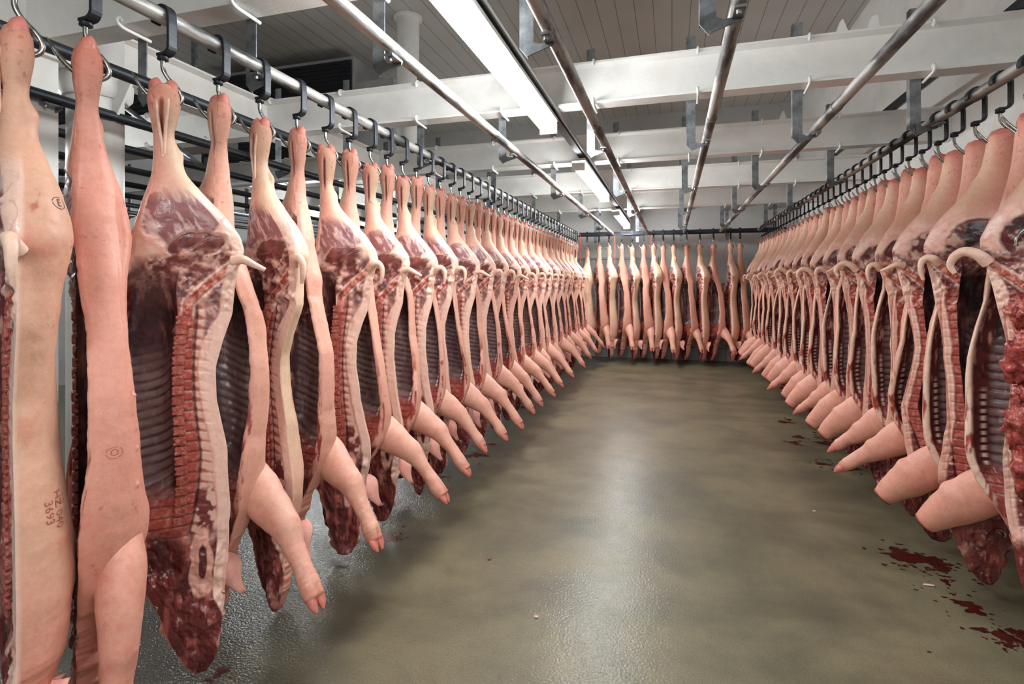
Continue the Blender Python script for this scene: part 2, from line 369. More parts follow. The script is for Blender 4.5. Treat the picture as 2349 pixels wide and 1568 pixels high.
def tray(x, y0, y1, z, label):
    root = empty('cable_tray', (x, y0, z)); tag(root, label, 'cable tray'); n = y1-y0
    mb = MB(); mb.prism([(-.03,0),(.03,0),(.03,.035),(.026,.035),(.026,.004),(-.026,.004),(-.026,.035),(-.03,.035)], 'y', 0, n); mb.build('channel', M_dark_rail, root)
    mb = MB(); mb.tube([(.05, 0, .02), (.05, n, .02)], .014, 10); mb.build('conduit', M_grey, root)
tray(-.86, 1.5, 11.2, 2.885-.003-.045+.02, 'thin dark cable tray running along above the aisle lamps')
tray(1.93, 1.2, 11.3, BZ1+.003, 'dark tray with pipe lying across the beams beside the right wall')
root = empty('cooling_unit', (-5.9, 7.0, CAM_H+1.75)); tag(root, 'dark grilled cooling unit hung under the ceiling behind the left beams', 'cooler')
mb = MB(); mb.box(-1.6, 1.3, 0, 1.2, 0, 1.68); mb.build('casing', M_grey, root)
mb = MB(); mb.box(-1.55, 1.28, -.03, -.002, .05, 1.62)
for k in range(26): mb.box(-1.55, 1.28, -.045, -.03, .07+k*.06, .1+k*.06)
mb.build('grille', M_dark, root)
mb = MB(); mb.box(1.3, 1.95, .05, 1.0, -.1, 1.3); mb.build('side_cabinet', M_grey, root)
mb = MB(); mb.box(1.5, 1.62, .0, .048, .9, 1.1); mb.build('switch_box', M_white, root)
root = empty('cooling_unit', (-6.4, 4.6, CAM_H+1.66)); tag(root, 'dark louvred cooler low behind the round column in the left bay', 'cooler')
mb = MB(); mb.box(-1.5, 1.2, 0, .8, 0, .75); mb.build('casing', M_grey, root)
for sx_ in (-1.3, 1.0):
    mb = MB(); mb.box(sx_, sx_+.05, .3, .35, .75, 1.938); mb.build('hanger_rod', M_galv, root)
mb = MB(); mb.box(-1.45, 1.15, -.03, -.002, .04, .7)
for k in range(12): mb.box(-1.45, 1.15, -.045, -.03, .05+k*.055, .075+k*.055)
mb.build('grille', M_dark, root)
# pipe behind left rails
mb = MB(); mb.tube([(-8.8, 4.9, CAM_H+1.02), (-3.6, 4.9, CAM_H+1.16)], .035, 14); o = mb.build('pipe', M_grey); tag(o, 'grey sloping pipe crossing above the left bay rails', 'pipe')
mb = MB(); mb.tube([(-4.9, 3.5, CAM_H+1.75), (-3.75, 3.5, CAM_H+.98)], .022, 12); o = mb.build('brace', M_galv); tag(o, 'slanting grey brace pipe beside the round column', 'brace')

# exit sign ------------------------------------------------------------------
root = empty('exit_sign', (-2.02, BW-.022, 1.58)); tag(root, 'small running man exit sign on the tiled end wall', 'sign')
mb = MB(); mb.box(-.11, .11, -.012, 0, -.11, .24); mb.build('board', M_grey, root)
mb = MB()
for a in ((-.1,.1,.22,.23),(-.1,.1,-.1,-.09),(-.1,-.09,-.1,.23),(.09,.1,-.1,.23)): mb.box(a[0],a[1],-.016,-.012,a[2],a[3])
def bar2(p, q, t):
    p = Vector(p); q = Vector(q); d = (q-p).normalized(); n = Vector((-d.y, d.x))*t
    mb.prism([tuple(p+n), tuple(q+n), tuple(q-n), tuple(p-n)], 'y', -.016, -.012)
mb.tube([(.01,-.012,.18),(.01,-.017,.18)], .022, 12)
bar2((.0,.15),(-.02,.05),.018); bar2((-.02,.05),(.04,.0),.012); bar2((.04,.0),(.03,-.07),.01); bar2((-.02,.05),(-.03,-.02),.012); bar2((-.03,-.02),(-.075,-.03),.01)
bar2((0,.13),(.05,.09),.008); bar2((0,.14),(-.055,.1),.008)
mb.build('pictogram', M_dark, root)

# ------------------------------------------------------------------ numpy noise
_rng = np.random.RandomState(3); _tab = _rng.rand(4096)
def _h(i, j, k, s): return _tab[((i*73856093) ^ (j*19349663) ^ (k*83492791) ^ (s*2654435)) & 4095]
def vn(x, y, z, s=0):
    xi = np.floor(x).astype(np.int64); yi = np.floor(y).astype(np.int64); zi = np.floor(z).astype(np.int64)
    fx = x-xi; fy = y-yi; fz = z-zi
    fx = fx*fx*(3-2*fx); fy = fy*fy*(3-2*fy); fz = fz*fz*(3-2*fz)
    def g(a, b_, c): return _h(xi+a, yi+b_, zi+c, s)
    return ((g(0,0,0)*(1-fx)+g(1,0,0)*fx)*(1-fy)+(g(0,1,0)*(1-fx)+g(1,1,0)*fx)*fy)*(1-fz) + \
           ((g(0,0,1)*(1-fx)+g(1,0,1)*fx)*(1-fy)+(g(0,1,1)*(1-fx)+g(1,1,1)*fx)*fy)*fz
def fbm(x, y, z, s=0, o=3):
    t = 0; a = .5; n = 0
    for q in range(o): t = t + a*vn(x*2**q, y*2**q, z*2**q, s+q*17); n += a; a *= .55
    return t/n
def ss(a, b_, x): t = np.clip((x-a)/(b_-a), 0, 1); return t*t*(3-2*t)
def col(*c): return np.array(srgb(*c))
def mixc(a, b_, t): return a*(1-t[..., None]) + b_*t[..., None]
def pdist(px, py, poly):
    d = np.full(px.shape, 9.)
    for (ax, ay), (bx, by) in zip(poly, poly[1:]):
        t = np.clip(((px-ax)*(bx-ax)+(py-ay)*(by-ay))/((bx-ax)**2+(by-ay)**2), 0, 1)
        d = np.minimum(d, np.hypot(px-ax-t*(bx-ax), py-ay-t*(by-ay)))
    return d

# ------------------------------------------------------------------ half carcass
# canonical: hook at origin height HOOK, back (dorsal) = +x, belly = -x, sawn median face looks to -y
HOOK = 2.303
PROF = {
'young': dict(
 h =[2.385,2.37,2.33,2.27,2.20,2.12,2.05,1.98,1.90,1.82,1.76,1.70,1.62,1.51,1.40,1.30,1.17,1.0,.90,.83,.74,.66,.60,.52,.45,.38,.30,.22,.16,.12],
 xd=[.035,.050,.056,.046,.032,.052,.075,.13,.20,.255,.268,.25,.235,.225,.19,.165,.165,.19,.20,.21,.225,.225,.22,.205,.195,.19,.18,.175,.16,.13],
 xv=[-.035,-.050,-.056,-.046,-.034,-.034,-.036,-.045,-.054,-.066,-.078,-.095,-.128,-.15,-.17,-.19,-.215,-.235,-.24,-.238,-.225,-.195,-.16,-.12,-.09,-.07,-.05,-.02,.02,.07],
 T =[.025,.036,.042,.038,.029,.04,.052,.08,.115,.14,.15,.145,.13,.12,.12,.13,.14,.155,.165,.17,.17,.16,.15,.135,.12,.11,.10,.085,.07,.05],
 m =[.025,.036,.042,.038,.029,.036,.042,.05,.05,.04,.025,.006]+[0]*18,
 k =[0]*11+[0,.45,.85,1,1,1,1,.9,.35,.0,0,0,0,0,0,0,0,0,0],
 w =[.04]*10+[.2,.2,.2,.185,.16,.14,.14,.155,.16,.17,.19,.2,.19,.17,.15,.12,.1,.08,.06,.04],
 th=[.02]*13+[.018,.018,.022,.03,.034,.036,.04,.05,.05,.05,.04,.04,.04,.04,.04,.04,.04],
 fat=[.03]*12+[.035,.05,.075,.062,.055,.055,.05,.05,.05,.055,.055,.055,.05,.04,.03,.03,.02,.02]),
'sow': dict(
 h =[2.375,2.36,2.33,2.27,2.20,2.12,2.05,1.98,1.90,1.82,1.76,1.70,1.62,1.51,1.40,1.30,1.17,1.0,.90,.83,.74,.66,.60,.52,.45,.38,.30,.25,.22,.20],
 xd=[.03,.05,.055,.062,.075,.11,.15,.20,.25,.28,.28,.265,.25,.235,.21,.195,.19,.20,.21,.21,.215,.21,.20,.19,.18,.16,.14,.12,.1,.08],
 xv=[-.03,-.045,-.05,-.055,-.06,-.07,-.085,-.10,-.115,-.12,-.125,-.14,-.15,-.165,-.19,-.21,-.23,-.24,-.24,-.23,-.2,-.15,-.11,-.08,-.05,-.03,-.01,.0,.02,.04],
 T =[.025,.032,.036,.042,.05,.07,.09,.115,.145,.165,.17,.16,.145,.125,.12,.13,.15,.165,.17,.17,.165,.15,.13,.12,.105,.09,.08,.07,.05,.035],
 m =[.025,.03,.035,.04,.042,.045,.045,.045,.04,.03,.015,.0]+[0]*18,
 k =[0]*10+[.1,.25,.6,.9,1,1,1,1,.95,.5,.08,0,0,0,0,0,0,0,0,0],
 w =[.04]*10+[.15,.14,.12,.09,.07,.065,.065,.075,.09,.11,.13,.15,.15,.14,.12,.1,.09,.08,.06,.04],
 th=[.02]*13+[.016,.016,.02,.028,.032,.034,.036,.04,.045,.05,.04,.04,.04,.04,.04,.04,.04],
 fat=[.04]*12+[.04,.04,.04,.035,.035,.035,.035,.035,.035,.035,.035,.035,.03,.03,.03,.03,.02,.02])}

def half_mesh(name, seed, kind='young', mirror=False, lod=0, leg='out', red=0.0, bend=0.0, ham=1.0):
    rs = np.random.RandomState(seed); P = PROF[kind]
    nz, n1, n2, n3, n4 = [(560,70,66,7,96), (300,42,40,5,56), (170,26,24,3,34)][lod]
    hs = np.array(P['h'])
    # denser rows through the body
    hh = np.linspace(hs[0], hs[-1], nz)
    def I(key):
        v = np.interp(-hh, -hs, np.array(P[key], float))
        kk = max(3, nz//60); ker = np.ones(kk)/kk; pad = np.pad(v, kk, mode='edge'); return np.convolve(pad, ker, 'same')[kk:-kk]
    xd, xv, T, m, k, w, th, fat = [I(q) for q in ('xd','xv','T','m','k','w','th','fat')]
    sc = 1+.05*rs.randn(); sc = np.clip(sc, .93, 1.07)
    bulk = ss(2.15, 1.9, hh); xd = xd*(1+(sc-1)*bulk); xv = xv*(1+(ham*sc-1)*bulk); T = T*(1+(sc-1)*bulk)
    xd = xd + .012*np.interp(hh, np.linspace(.1,2.4,9), rs.randn(9))*bulk; xv = xv + .014*np.interp(hh, np.linspace(.1,2.4,9), rs.randn(9))*bulk
    H = hh[:, None]
    if kind == 'young' and not mirror: xv = xv + np.interp(-hh, [-.74,-.6,-.5,-.35,-.2,-.12], [0,.05,.065,.07,.06,.03])
    xS = xd - np.minimum(w, (xd-xv)*.8)
    # medial face
    s1 = np.linspace(0, 1, n1, endpoint=False)[None]; X1 = xd[:, None]*(1-s1) + xS[:, None]*s1; Y1 = np.zeros_like(X1)
    xF = np.minimum(xv + th*.9, xS-.004)
    s2 = np.linspace(0, 1, n2, endpoint=False)[None]
    X2 = xS[:, None]*(1-s2) + xF[:, None]*s2
    dep = k*(T-th-.012)
    Y2 = dep[:, None]*np.sin(PI*np.clip(s2,0,1))**.55
    X2 = X2 + (k*.03)[:, None]*np.sin(PI*s2)*np.sin(2*PI*s2)
    s3 = np.linspace(0, 1, n3, endpoint=False)[None]
    X3 = xF[:, None]*(1-s3) + xv[:, None]*s3; Y3 = -.006*np.sin(PI*s3)*k[:, None]
    s4 = np.linspace(0, 1, n4, endpoint=False)[None]; ph = s4*PI
    cx = ((xd+xv)/2)[:, None]; a = ((xd-xv)/2)[:, None]
    X4 = cx - a*np.cos(ph); Y4 = T[:, None]*np.sin(ph)**.72
    X4 = X4 - (.034*np.interp(hh, [1.0,1.25,1.4,1.65,1.8], [.35,.6,1,1,0]))[:, None]*np.sin(np.minimum(ph*1.7, PI))
    rag = ss(.62, .5, hh)[:, None]*(fbm(hh*22, hh*0+seed, hh*9, seed, 3)[:, None]-.5); X4 = X4 + rag*.05*np.cos(ph)*-1
    X = np.hstack([X1, X2, X3, X4]); Y = np.hstack([Y1, Y2, Y3, Y4])
    nn = X.shape[1]; Hm = np.repeat(H, nn, 1)
    zone = np.concatenate([np.zeros(n1), np.ones(n2), np.full(n3, 2), np.full(n4, 3)])[None].repeat(nz, 0)
    sp = np.concatenate([s1[0], s2[0], s3[0], s4[0]])[None].repeat(nz, 0)
    K = k[:, None]*np.ones_like(X); FAT = fat[:, None]*np.ones_like(X); XD = xd[:, None]*np.ones_like(X); XS = xS[:, None]*np.ones_like(X); XV = xv[:, None]*np.ones_like(X)
    TT = T[:, None]*np.ones_like(X)
    Mw = m[:, None]*np.ones_like(X)
    u = np.clip((XD-X)/(XD-XV), 0, 1)
    med = (zone < 3)
    Y = np.where(med, Y - Mw*np.sqrt(np.clip(1-(2*u-1)**2, 0, 1)), Y)
    # belly flap drifts open / folds
    fl = .03*rs.randn()+.01
    Y = Y + fl*u**3*ss(1.7, 1.4, Hm)*ss(.8, 1.1, Hm)
    # ---- paint ----
    so = seed*7
    n_lo = fbm(X*9, Y*9, Hm*9, so, 3); n_md = fbm(X*28, Y*28, Hm*28, so+3, 3); n_hi = fbm(X*75, Y*75, Hm*75, so+5, 2)
    n_st = fbm(X*60, Y*60, Hm*12, so+9, 3); n_di = fbm((X+Hm*.6)*70, Y*60, (Hm-X*.6)*14, so+11, 3)
    skin_pink = col(224,167,148); skin_cream = col(223,192,163); skin_red = col(208,118,100); fatc = col(238,200,184); fatp = col(226,170,156)
    meat = col(118,58,58); meat_d = col(78,34,36); meat_b = col(156,64,58); bone = col(168,78,68); membrane = col(140,118,117); dark = col(52,36,41)
    # outer skin
    back = ss(.35, .8, 1-u)
    c_out = mixc(skin_pink[None, None]*np.ones(X.shape+(3,)), skin_cream, np.clip(back*ss(.5, 1.0, Hm)*.9 + (n_lo-.5)*.8, 0, 1))
    rd = np.clip((n_lo-.52)*3.2, 0, 1)*.35 + red*.55 + .35*ss(2.25, 2.36, Hm) + .3*ss(.7, .35, Hm)*ss(.4, .6, n_md)
    c_out = mixc(c_out, skin_red, np.clip(rd, 0, .85))
    scr = ss(.74, .8, n_di)*ss(.5, .62, n_lo)
    c_out = mixc(c_out, col(178,80,68), scr*.7)
    c_out = mixc(c_out, col(150,96,88), ss(.7,.8,n_hi)*ss(2.05,2.25,Hm)*.5)
    disp = np.zeros_like(X)   # + = along outward
    disp += np.where(zone == 3, (n_lo-.5)*.012 + (n_md-.5)*.003, 0)
    # pleats of the flank
    if kind == 'young':
        pl = np.sin(u*95+3*n_lo)*ss(1.75, 1.6, Hm)*ss(1.15, 1.35, Hm)*ss(.66, .78, u)*ss(1.0,.97,u)
        disp += np.where(zone == 3, pl*.0030, 0)
        # fold where thigh meets flank
        fd = np.exp(-((u-.84)/.05)**2)*ss(1.95, 1.75, Hm)*ss(1.25, 1.5, Hm)
        disp += np.where(zone == 3, -fd*.022, 0)
    for q in range(7):      # teats
        hq = .95+q*.1+.01*rs.randn(); uq = .86
        dd = ((Hm-hq)/.008)**2 + ((u-uq)/.02)**2
        g = np.exp(-dd); disp += np.where(zone == 3, g*.007, 0)
        c_out = mixc(c_out, col(222,150,138), g*(zone == 3)*.6)
    # hock and knee knuckles
    disp += np.where(zone == 3, .013*np.exp(-((Hm-2.13)/.028)**2)*back, 0)
    # shoulder
    disp += np.where(zone == 3, .018*np.exp(-((Hm-.80)/.11)**2)*np.exp(-((u-.65)/.3)**2), 0)
    # neck pinch behind jaw
    disp += np.where(zone == 3, -.012*np.exp(-((Hm-.50)/.04)**2), 0)
    # medial face
    cm = fatc[None, None]*np.ones(X.shape+(3,))
    cm = mixc(cm, fatp, ss(.4, .6, n_md)*.7)
    legskin = ss(1.93, 2.02, Hm + .05*(n_lo-.5)); dm = (n_md-.5)*.005
    # ham
    oh = .01*rs.randn(); ox = .012*rs.randn(); hsz = .85+.3*rs.rand(); osz = .75+.45*rs.rand()
    e1 = np.hypot((X-.06-ox)/(.125*hsz), (Hm-1.88-oh-.12*(X-.06))/(.115*hsz)) + (n_lo-.5)*.35
    wob = fbm(X*20, Hm*20, X*0+seed, so+21, 3)-.5
    ov = np.hypot((X-.105-ox)/(.112*osz), (Hm-1.775-oh-.10*(X-.1))/(.062*osz)) + wob*.55
    e1 = e1 + wob*.4
    if kind == 'sow':
        e1 = np.hypot((X-.08-ox)/.15, (Hm-1.80)/(.13*hsz)) + (n_lo-.5)*.6
        ov = np.hypot((X-.05)/(.10), (Hm-1.72)/.07) + (n_md-.5)*.7
    streak = ss(.48, .62, n_di)
    c_ham = mixc(col(142,92,94)[None, None]*np.ones(X.shape+(3,)), col(226,196,190), streak*.62)
    if kind == 'sow': c_ham = mixc(col(98,42,46)[None, None]*np.ones(X.shape+(3,)), col(212,176,160), ss(.50, .62, n_md)*.9); c_ham = mixc(c_ham, col(52,28,34), ss(.5, .35, n_lo))
    ham_in = ss(1.05, .93, e1); cm = mixc(cm, c_ham, ham_in)
    cm = mixc(cm, col(226,184,170), ss(1.22, 1.08, ov)*.55)
    ovi = ss(1.04, .95, ov); c_ov = mixc(col(104,54,52)[None, None]*np.ones(X.shape+(3,)), col(136,78,72), ss(.4,.7,n_st))
    cm = mixc(cm, c_ov, ovi)
    dm += .010*ovi*np.clip(1-ov, 0, 1)**.6 - .004*np.exp(-((ov-1.0)/.06)**2)*(Hm > 1.74) + .004*np.exp(-((ov-1.16)/.12)**2)*(Hm > 1.74) - .006*ham_in
    # pelvis clutter between ham and loin
    hw_ = Hm + (n_lo-.5)*.10 - .25*(X-.1)
    pel = ss(1.775, 1.735, hw_)*ss(1.50, 1.56, Hm)
    c_pel = mixc(col(132,72,70)[None, None]*np.ones(X.shape+(3,)), col(222,176,162), ss(.42, .68, n_md)); c_pel = mixc(c_pel, col(78,44,48), ss(.40, .28, n_hi)*.8)
    c_pel = mixc(c_pel, col(126,92,96), ss(.55, .68, n_lo)*.8)
    cm = mixc(cm, c_pel, pel); dm += pel*(n_md-.5)*.035
    # loin muscle, spine, fat strip
    body = ss(1.60, 1.54, Hm)*ss(.60, .68, Hm)
    t = X-XS; fromback = XD-X
    c_l = mixc(col(138,96,94)[None, None]*np.ones(X.shape+(3,)), col(206,160,150), ss(.45, .65, n_di)*.7)
    tri = np.abs(((Hm+.3*t)/.040) % 1-.5)*2
    proc = ss(.25, .6, tri - (t-.06)*11.0 + (n_md-.5)*.8)*.85
    c_pr = mixc(col(226,184,170)[None, None]*np.ones(X.shape+(3,)), bone, proc)
    c_pr = mixc(c_pr, c_l, ss(1.28, 1.40, Hm)*ss(.085, .1, t)); c_pr = mixc(c_pr, meat, ss(.86,.80,Hm)*ss(.42,.5,n_md))
    c_v = mixc(bone[None, None]*np.ones(X.shape+(3,)), col(206,140,126), ss(.5,.75,n_hi)*.6)
    disc = np.exp(-((((Hm/.040) % 1)-.5)/.09)**2); c_v = mixc(c_v, col(84,36,38), disc*.75)
    vb = ss(.062, .056, t); canal = np.exp(-((t-.064)/.0045)**2)
    c_b = mixc(c_pr, c_v, vb); c_b = mixc(c_b, col(70,30,34), canal*.9)
    isfat = ss(-.006, .006, FAT - fromback + (n_md-.5)*.012)
    c_fat = mixc(col(236,196,180)[None, None]*np.ones(X.shape+(3,)), col(222,158,146), ss(.45,.7,n_st)*.6)
    c_fat = mixc(c_fat, col(214,150,140), np.exp(-((fromback/np.maximum(FAT,.01)-.55)/.07)**2)*.6)
    c_b = mixc(c_b, c_fat, isfat)
    cm = mixc(cm, c_b, body)
    dm += body*(-(1-isfat)*.006 + .004*(1-disc)*vb - canal*.006 - .004*proc*(1-vb))
    # sacrum strip up to the tail
    jt = .01*rs.randn()
    poly = [(float(np.interp(-1.47, -hh, xS))+.03, 1.47), (.085+jt, 1.555), (.16+jt, 1.635), (.235, 1.70), (.255, 1.73)]
    ds = pdist(X, Hm, poly); sac = ss(.017, .012, ds + (n_hi-.5)*.008)
    c_s = mixc(bone[None, None]*np.ones(X.shape+(3,)), col(212,140,124), ss(.4,.65,n_hi)); cm = mixc(cm, c_s, sac)
    cm = mixc(cm, col(240,208,192), np.exp(-((ds-.020)/.005)**2)*.7*(Hm > 1.5)); dm += sac*.007
    # fat edge beside the tail above the loin
    side = ss(-.006, .004, .045*ss(1.75,1.6,Hm) - fromback)*ss(1.5,1.56,Hm)*ss(1.76,1.7,Hm); cm = mixc(cm, fatc, side)
    # neck + head
    nk = ss(.70, .60, Hm + (n_lo-.5)*.15)
    c_n = mixc(col(112,48,46)[None, None]*np.ones(X.shape+(3,)), col(84,32,34), ss(.55,.3,n_lo)); c_n = mixc(c_n, col(176,92,84), ss(.5,.8,n_st)*.8); c_n = mixc(c_n, col(206,146,132), ss(.62,.72,n_lo)*ss(.4,.6,n_st)*.8); 
    cm2 = mixc(cm, c_n, nk)
    if kind == 'young':
        jowl = np.hypot((X-.135)/.035, (Hm-.55)/.13) + (n_lo-.5)*1.2
        cm2 = mixc(cm2, col(226,170,156), ss(1.15, .95, jowl)); cm2 = mixc(cm2, col(100,46,48), ss(.75,.6,np.hypot((X-.14)/.02,(Hm-.56)/.1)+(n_lo-.5)*1.0))
        cm2 = mixc(cm2, fatc, ss(.0, .006, .045*ss(.30,.42,Hm)-fromback))
    cm = cm2; dm += nk*((n_md-.5)*.022 + (n_lo-.5)*.045)
    cm = mixc(cm, c_out, legskin)
    dm *= 1-legskin
    # slit at the hock
    if kind == 'young':
        sl = np.exp(-((X+.004)/.006)**2)*ss(2.34,2.31,Hm)*ss(2.14,2.2,Hm)
        cm = mixc(cm, col(150,80,74), sl); dm -= sl*.014
    # cavity
    tau = np.where(zone == 1, sp, 0)
    rb = (Hm + .035*np.sin(PI*tau) + .07*tau + .010*(n_lo-.5))/.037; rw = .5+.5*np.cos(2*PI*rb)
    ribz = ss(1.36, 1.22, Hm + (n_lo-.5)*.12 - .1*(1-tau))*ss(.76, .82, Hm)*ss(.04,.14,tau)*ss(.97,.86,tau)
    c_c = mixc(col(78,50,54)[None, None]*np.ones(X.shape+(3,)), col(164,126,120), ss(.52, .8, n_st)*.8); c_c = mixc(c_c, col(44,30,36), ss(.56, .38, n_lo)*.8); c_c = mixc(c_c, col(196,158,146), ss(.66,.72,n_lo)*ss(.45,.6,n_md)*.8)
    c_c = mixc(c_c, col(120,60,60), ss(.5,.7,n_st)*.4)
    if kind == 'sow': c_c = mixc(c_c, col(40,26,34), ss(.62,.45,n_lo)*.75)  # shade inside the right-row cavities, put into the colour
    c_rib = mixc(col(84,60,64)[None, None]*np.ones(X.shape+(3,)), membrane, ss(.05, .45, rw + (n_md-.5)*.5)); c_rib = mixc(c_rib, col(112,82,84), ss(.6,.35,n_lo)*.7); c_rib = mixc(c_rib, col(184,156,148), ss(.6,.75,n_st)*.35)  # rib and membrane tones, darkened to carry the shadow inside the chest
    c_c = mixc(c_c, c_rib, ribz)
    c_low = mixc(col(120,46,45)[None, None]*np.ones(X.shape+(3,)), col(80,30,34), ss(.5,.4,n_md))
    c_c = mixc(c_c, c_low, ss(.84,.76,Hm))
    # flap inner edge
    ed = ss(.74, .84, tau)
    c_e = mixc(col(104,44,48)[None, None]*np.ones(X.shape+(3,)), col(206,150,138), ss(.56,.68,n_st)*ss(1.05,1.25,Hm)); c_e = mixc(c_e, col(70,28,34), ss(.5,.35,n_md)*.7)
    kn = (np.abs(((Hm/.030) % 1)-.5) < .30)*ss(1.14,1.1,Hm)*ss(.80,.84,Hm)*np.exp(-((tau-.86-.03*n_lo)/.035)**2)
    c_e = mixc(c_e, col(232,214,204), np.clip(kn*1.3, 0, 1)); c_c = mixc(c_c, c_e, ed)
    dcav = ribz*(rw-.5)*.006 + (n_md-.5)*.010 + kn*.006 + ss(.84,.76,Hm)*(n_md-.5)*.03
    inz1 = (zone == 1)[..., None]*K[..., None]
    inz1 = np.clip(inz1*2.0, 0, 1)
    cM = cm*(1-inz1) + c_c*inz1
    d1 = dm*(1-inz1[..., 0]) + dcav*inz1[..., 0]
    if kind == 'sow': fatp = col(232,204,186)
    c_edge = mixc(fatp[None, None]*np.ones(X.shape+(3,)), meat_b, ss(.45,.6,n_st)*ss(1.2,1.0,Hm)); c_edge = mixc(c_edge, c_out, legskin); c_edge = mixc(c_edge, c_n, nk)
    Cc = np.where((zone <= 1)[..., None], cM, np.where((zone == 2)[..., None], c_edge, c_out))
    D = np.where(zone <= 1, d1, np.where(zone == 2, (n_md-.5)*.01, disp))
    if kind == 'young':   # snout skin end
        sn = ss(.2, .14, Hm)*(zone == 3); Cc = mixc(Cc, col(206,110,98), sn*.8)
    else:                 # raw stump at the neck, reddish rump
        st = ss(.42,.30,Hm+(n_lo-.5)*.2)*(zone == 3); Cc = mixc(Cc, c_n, st)
        st = ss(2.345,2.36,Hm); Cc = mixc(Cc, col(206,120,108), st)
    # rough ragged neck on outer side too
    # displacement direction: medial = -y, cavity = toward cavity centre (~ -y), outer = radial
    dx = np.where(zone == 3, -np.cos(sp*PI), 0); dy = np.where(zone == 3, np.sin(sp*PI), -1.0)
    ln = np.hypot(dx, dy)
    edge_fade = np.where(zone == 3, np.clip(np.minimum(sp, 1-sp)/.06, 0, 1), 1)
    edge_fade = np.where(zone == 0, np.clip(sp/.06, 0, 1), edge_fade)
    X = X + D*dx/ln*edge_fade; Y = Y + D*dy/ln*edge_fade
    # hang shape: body sways a little
    X = X + bend*ss(2.1, .3, Hm)*.1
    Y = Y - .03*ss(2.1,1.7,Hm)
    Z = Hm - HOOK - (.10*ss(1.5, .8, Hm) if kind == 'sow' else 0)
    rough = np.where(zone == 3, 1., 0.)*np.ones_like(X); rough = np.maximum(rough, legskin)
    V = np.stack([X, Y, Z], -1).reshape(-1, 3); Cv = np.concatenate([Cc, rough[..., None]], -1).reshape(-1, 4)
    i = np.arange(nz-1)[:, None]; j = np.arange(nn)[None]; j2 = (j+1) % nn
    F = np.stack([i*nn+j, i*nn+j2, (i+1)*nn+j2, (i+1)*nn+j], -1).reshape(-1, 4)
    Vs = [V]; Cs = [Cv]; Fs = [F]; tris = []; off = len(V)
    # caps
    for r0 in (0, nz-1):
        row = V[r0*nn:(r0+1)*nn]; c0 = row.mean(0); c0[2] += .012 if r0 == 0 else -.012
        Vs.append(c0[None]); Cs.append(Cv[r0*nn:(r0+1)*nn].mean(0)[None])
        for q in range(nn):
            a_, b_ = r0*nn+q, r0*nn+(q+1) % nn
            tris.append((off, b_, a_) if r0 == 0 else (off, a_, b_))
        off += 1
    # foreleg as tube of the same mesh
    LEGS = {'out': ([(-.06,.11,.83),(-.12,.108,.76),(-.19,.105,.69),(-.275,.10,.64),(-.355,.095,.585),(-.415,.09,.52),(-.465,.088,.46),(-.505,.086,.405),(-.54,.084,.36)],
                     [.06,.088,.100,.085,.060,.044,.038,.043,.038]),
            'down': ([(-.06,.11,.83),(-.11,.108,.76),(-.17,.107,.67),(-.21,.10,.575),(-.235,.095,.48),(-.25,.09,.38),(-.262,.088,.28),(-.272,.087,.21),(-.278,.086,.165)],
                     [.06,.085,.092,.08,.06,.046,.040,.043,.035]),
            'stump': ([(-.06,.11,.82),(-.12,.11,.75),(-.19,.105,.67),(-.265,.10,.60),(-.33,.10,.54),(-.38,.098,.485),(-.415,.096,.445)],
                     [.06,.09,.108,.10,.082,.066,.052]),
            'foot': ([(-.06,.11,.83),(-.12,.11,.76),(-.19,.105,.69),(-.26,.10,.63),(-.33,.10,.575),(-.39,.098,.53),(-.435,.096,.49),(-.47,.096,.46)],
                      [.06,.088,.098,.078,.056,.043,.042,.034])}
    lp, lr = LEGS[leg]; ns = [10, 7, 4][lod]; nk_ = [40, 24, 14][lod]
    pp = np.array(spline(lp, ns)); rr_ = np.array([float(q[0]) for q in spline([(r,) for r in lr], ns)])
    pp[:, 0] *= 1+.06*rs.randn()
    jit = np.cumsum(rs.randn(3)*.0)
    tg = np.gradient(pp, axis=0); tg /= np.linalg.norm(tg, axis=1)[:, None]
    up = np.array([0, 1., 0]); uu = np.cross(tg, up); uu /= np.linalg.norm(uu, axis=1)[:, None]; vv = np.cross(uu, tg)
    an = np.linspace(0, 2*PI, nk_, endpoint=False)
    # flatten sideways near the root, round at the shank
    q_ = np.linspace(0, 1, len(pp)); fy = .72+.25*ss(.3,.7,q_)
    ring = pp[:, None] + (uu[:, None]*np.cos(an)[None, :, None] + vv[:, None]*np.sin(an)[None, :, None]*fy[:, None, None])*rr_[:, None, None]
    nl = fbm(ring[..., 0]*14, ring[..., 1]*14, ring[..., 2]*14, so+33, 3)
    nh = fbm(ring[..., 0]*40, ring[..., 1]*40, ring[..., 2]*40, so+35, 2)
    nrm = ring-pp[:, None]; nrm /= np.linalg.norm(nrm, axis=2)[..., None]
    kneeb = .010*np.exp(-((q_-.50)/.05)**2)[:, None]*np.clip(np.cos(an-PI*(1 if True else 0)), 0, 1)[None]
    wr = .0008*np.sin(q_*150)[:, None]*ss(.55,.65,q_)[:, None]
    # cleft between the toes
    cleft = -.016*ss(.86,.97,q_)[:, None]*np.exp(-(np.sin(an)/.22)**2)[None] if leg in ('out','down','foot') else 0
    ring = ring + nrm*((nl-.5)*.014 + kneeb + wr + cleft)[..., None]
    cl = mixc(skin_pink[None, None]*np.ones(ring.shape), skin_cream, np.clip((nl-.45)*1.5, 0, 1)*.5)
    cl = mixc(cl, skin_red, np.clip(.25*ss(.55,.75,nh)+ red*.5 + .5*ss(.86,1,q_)[:, None], 0, .85))
    if leg == 'stump': cl = mixc(cl, col(120,50,46), ss(.95,.99,q_)[:, None]*np.ones_like(nl))
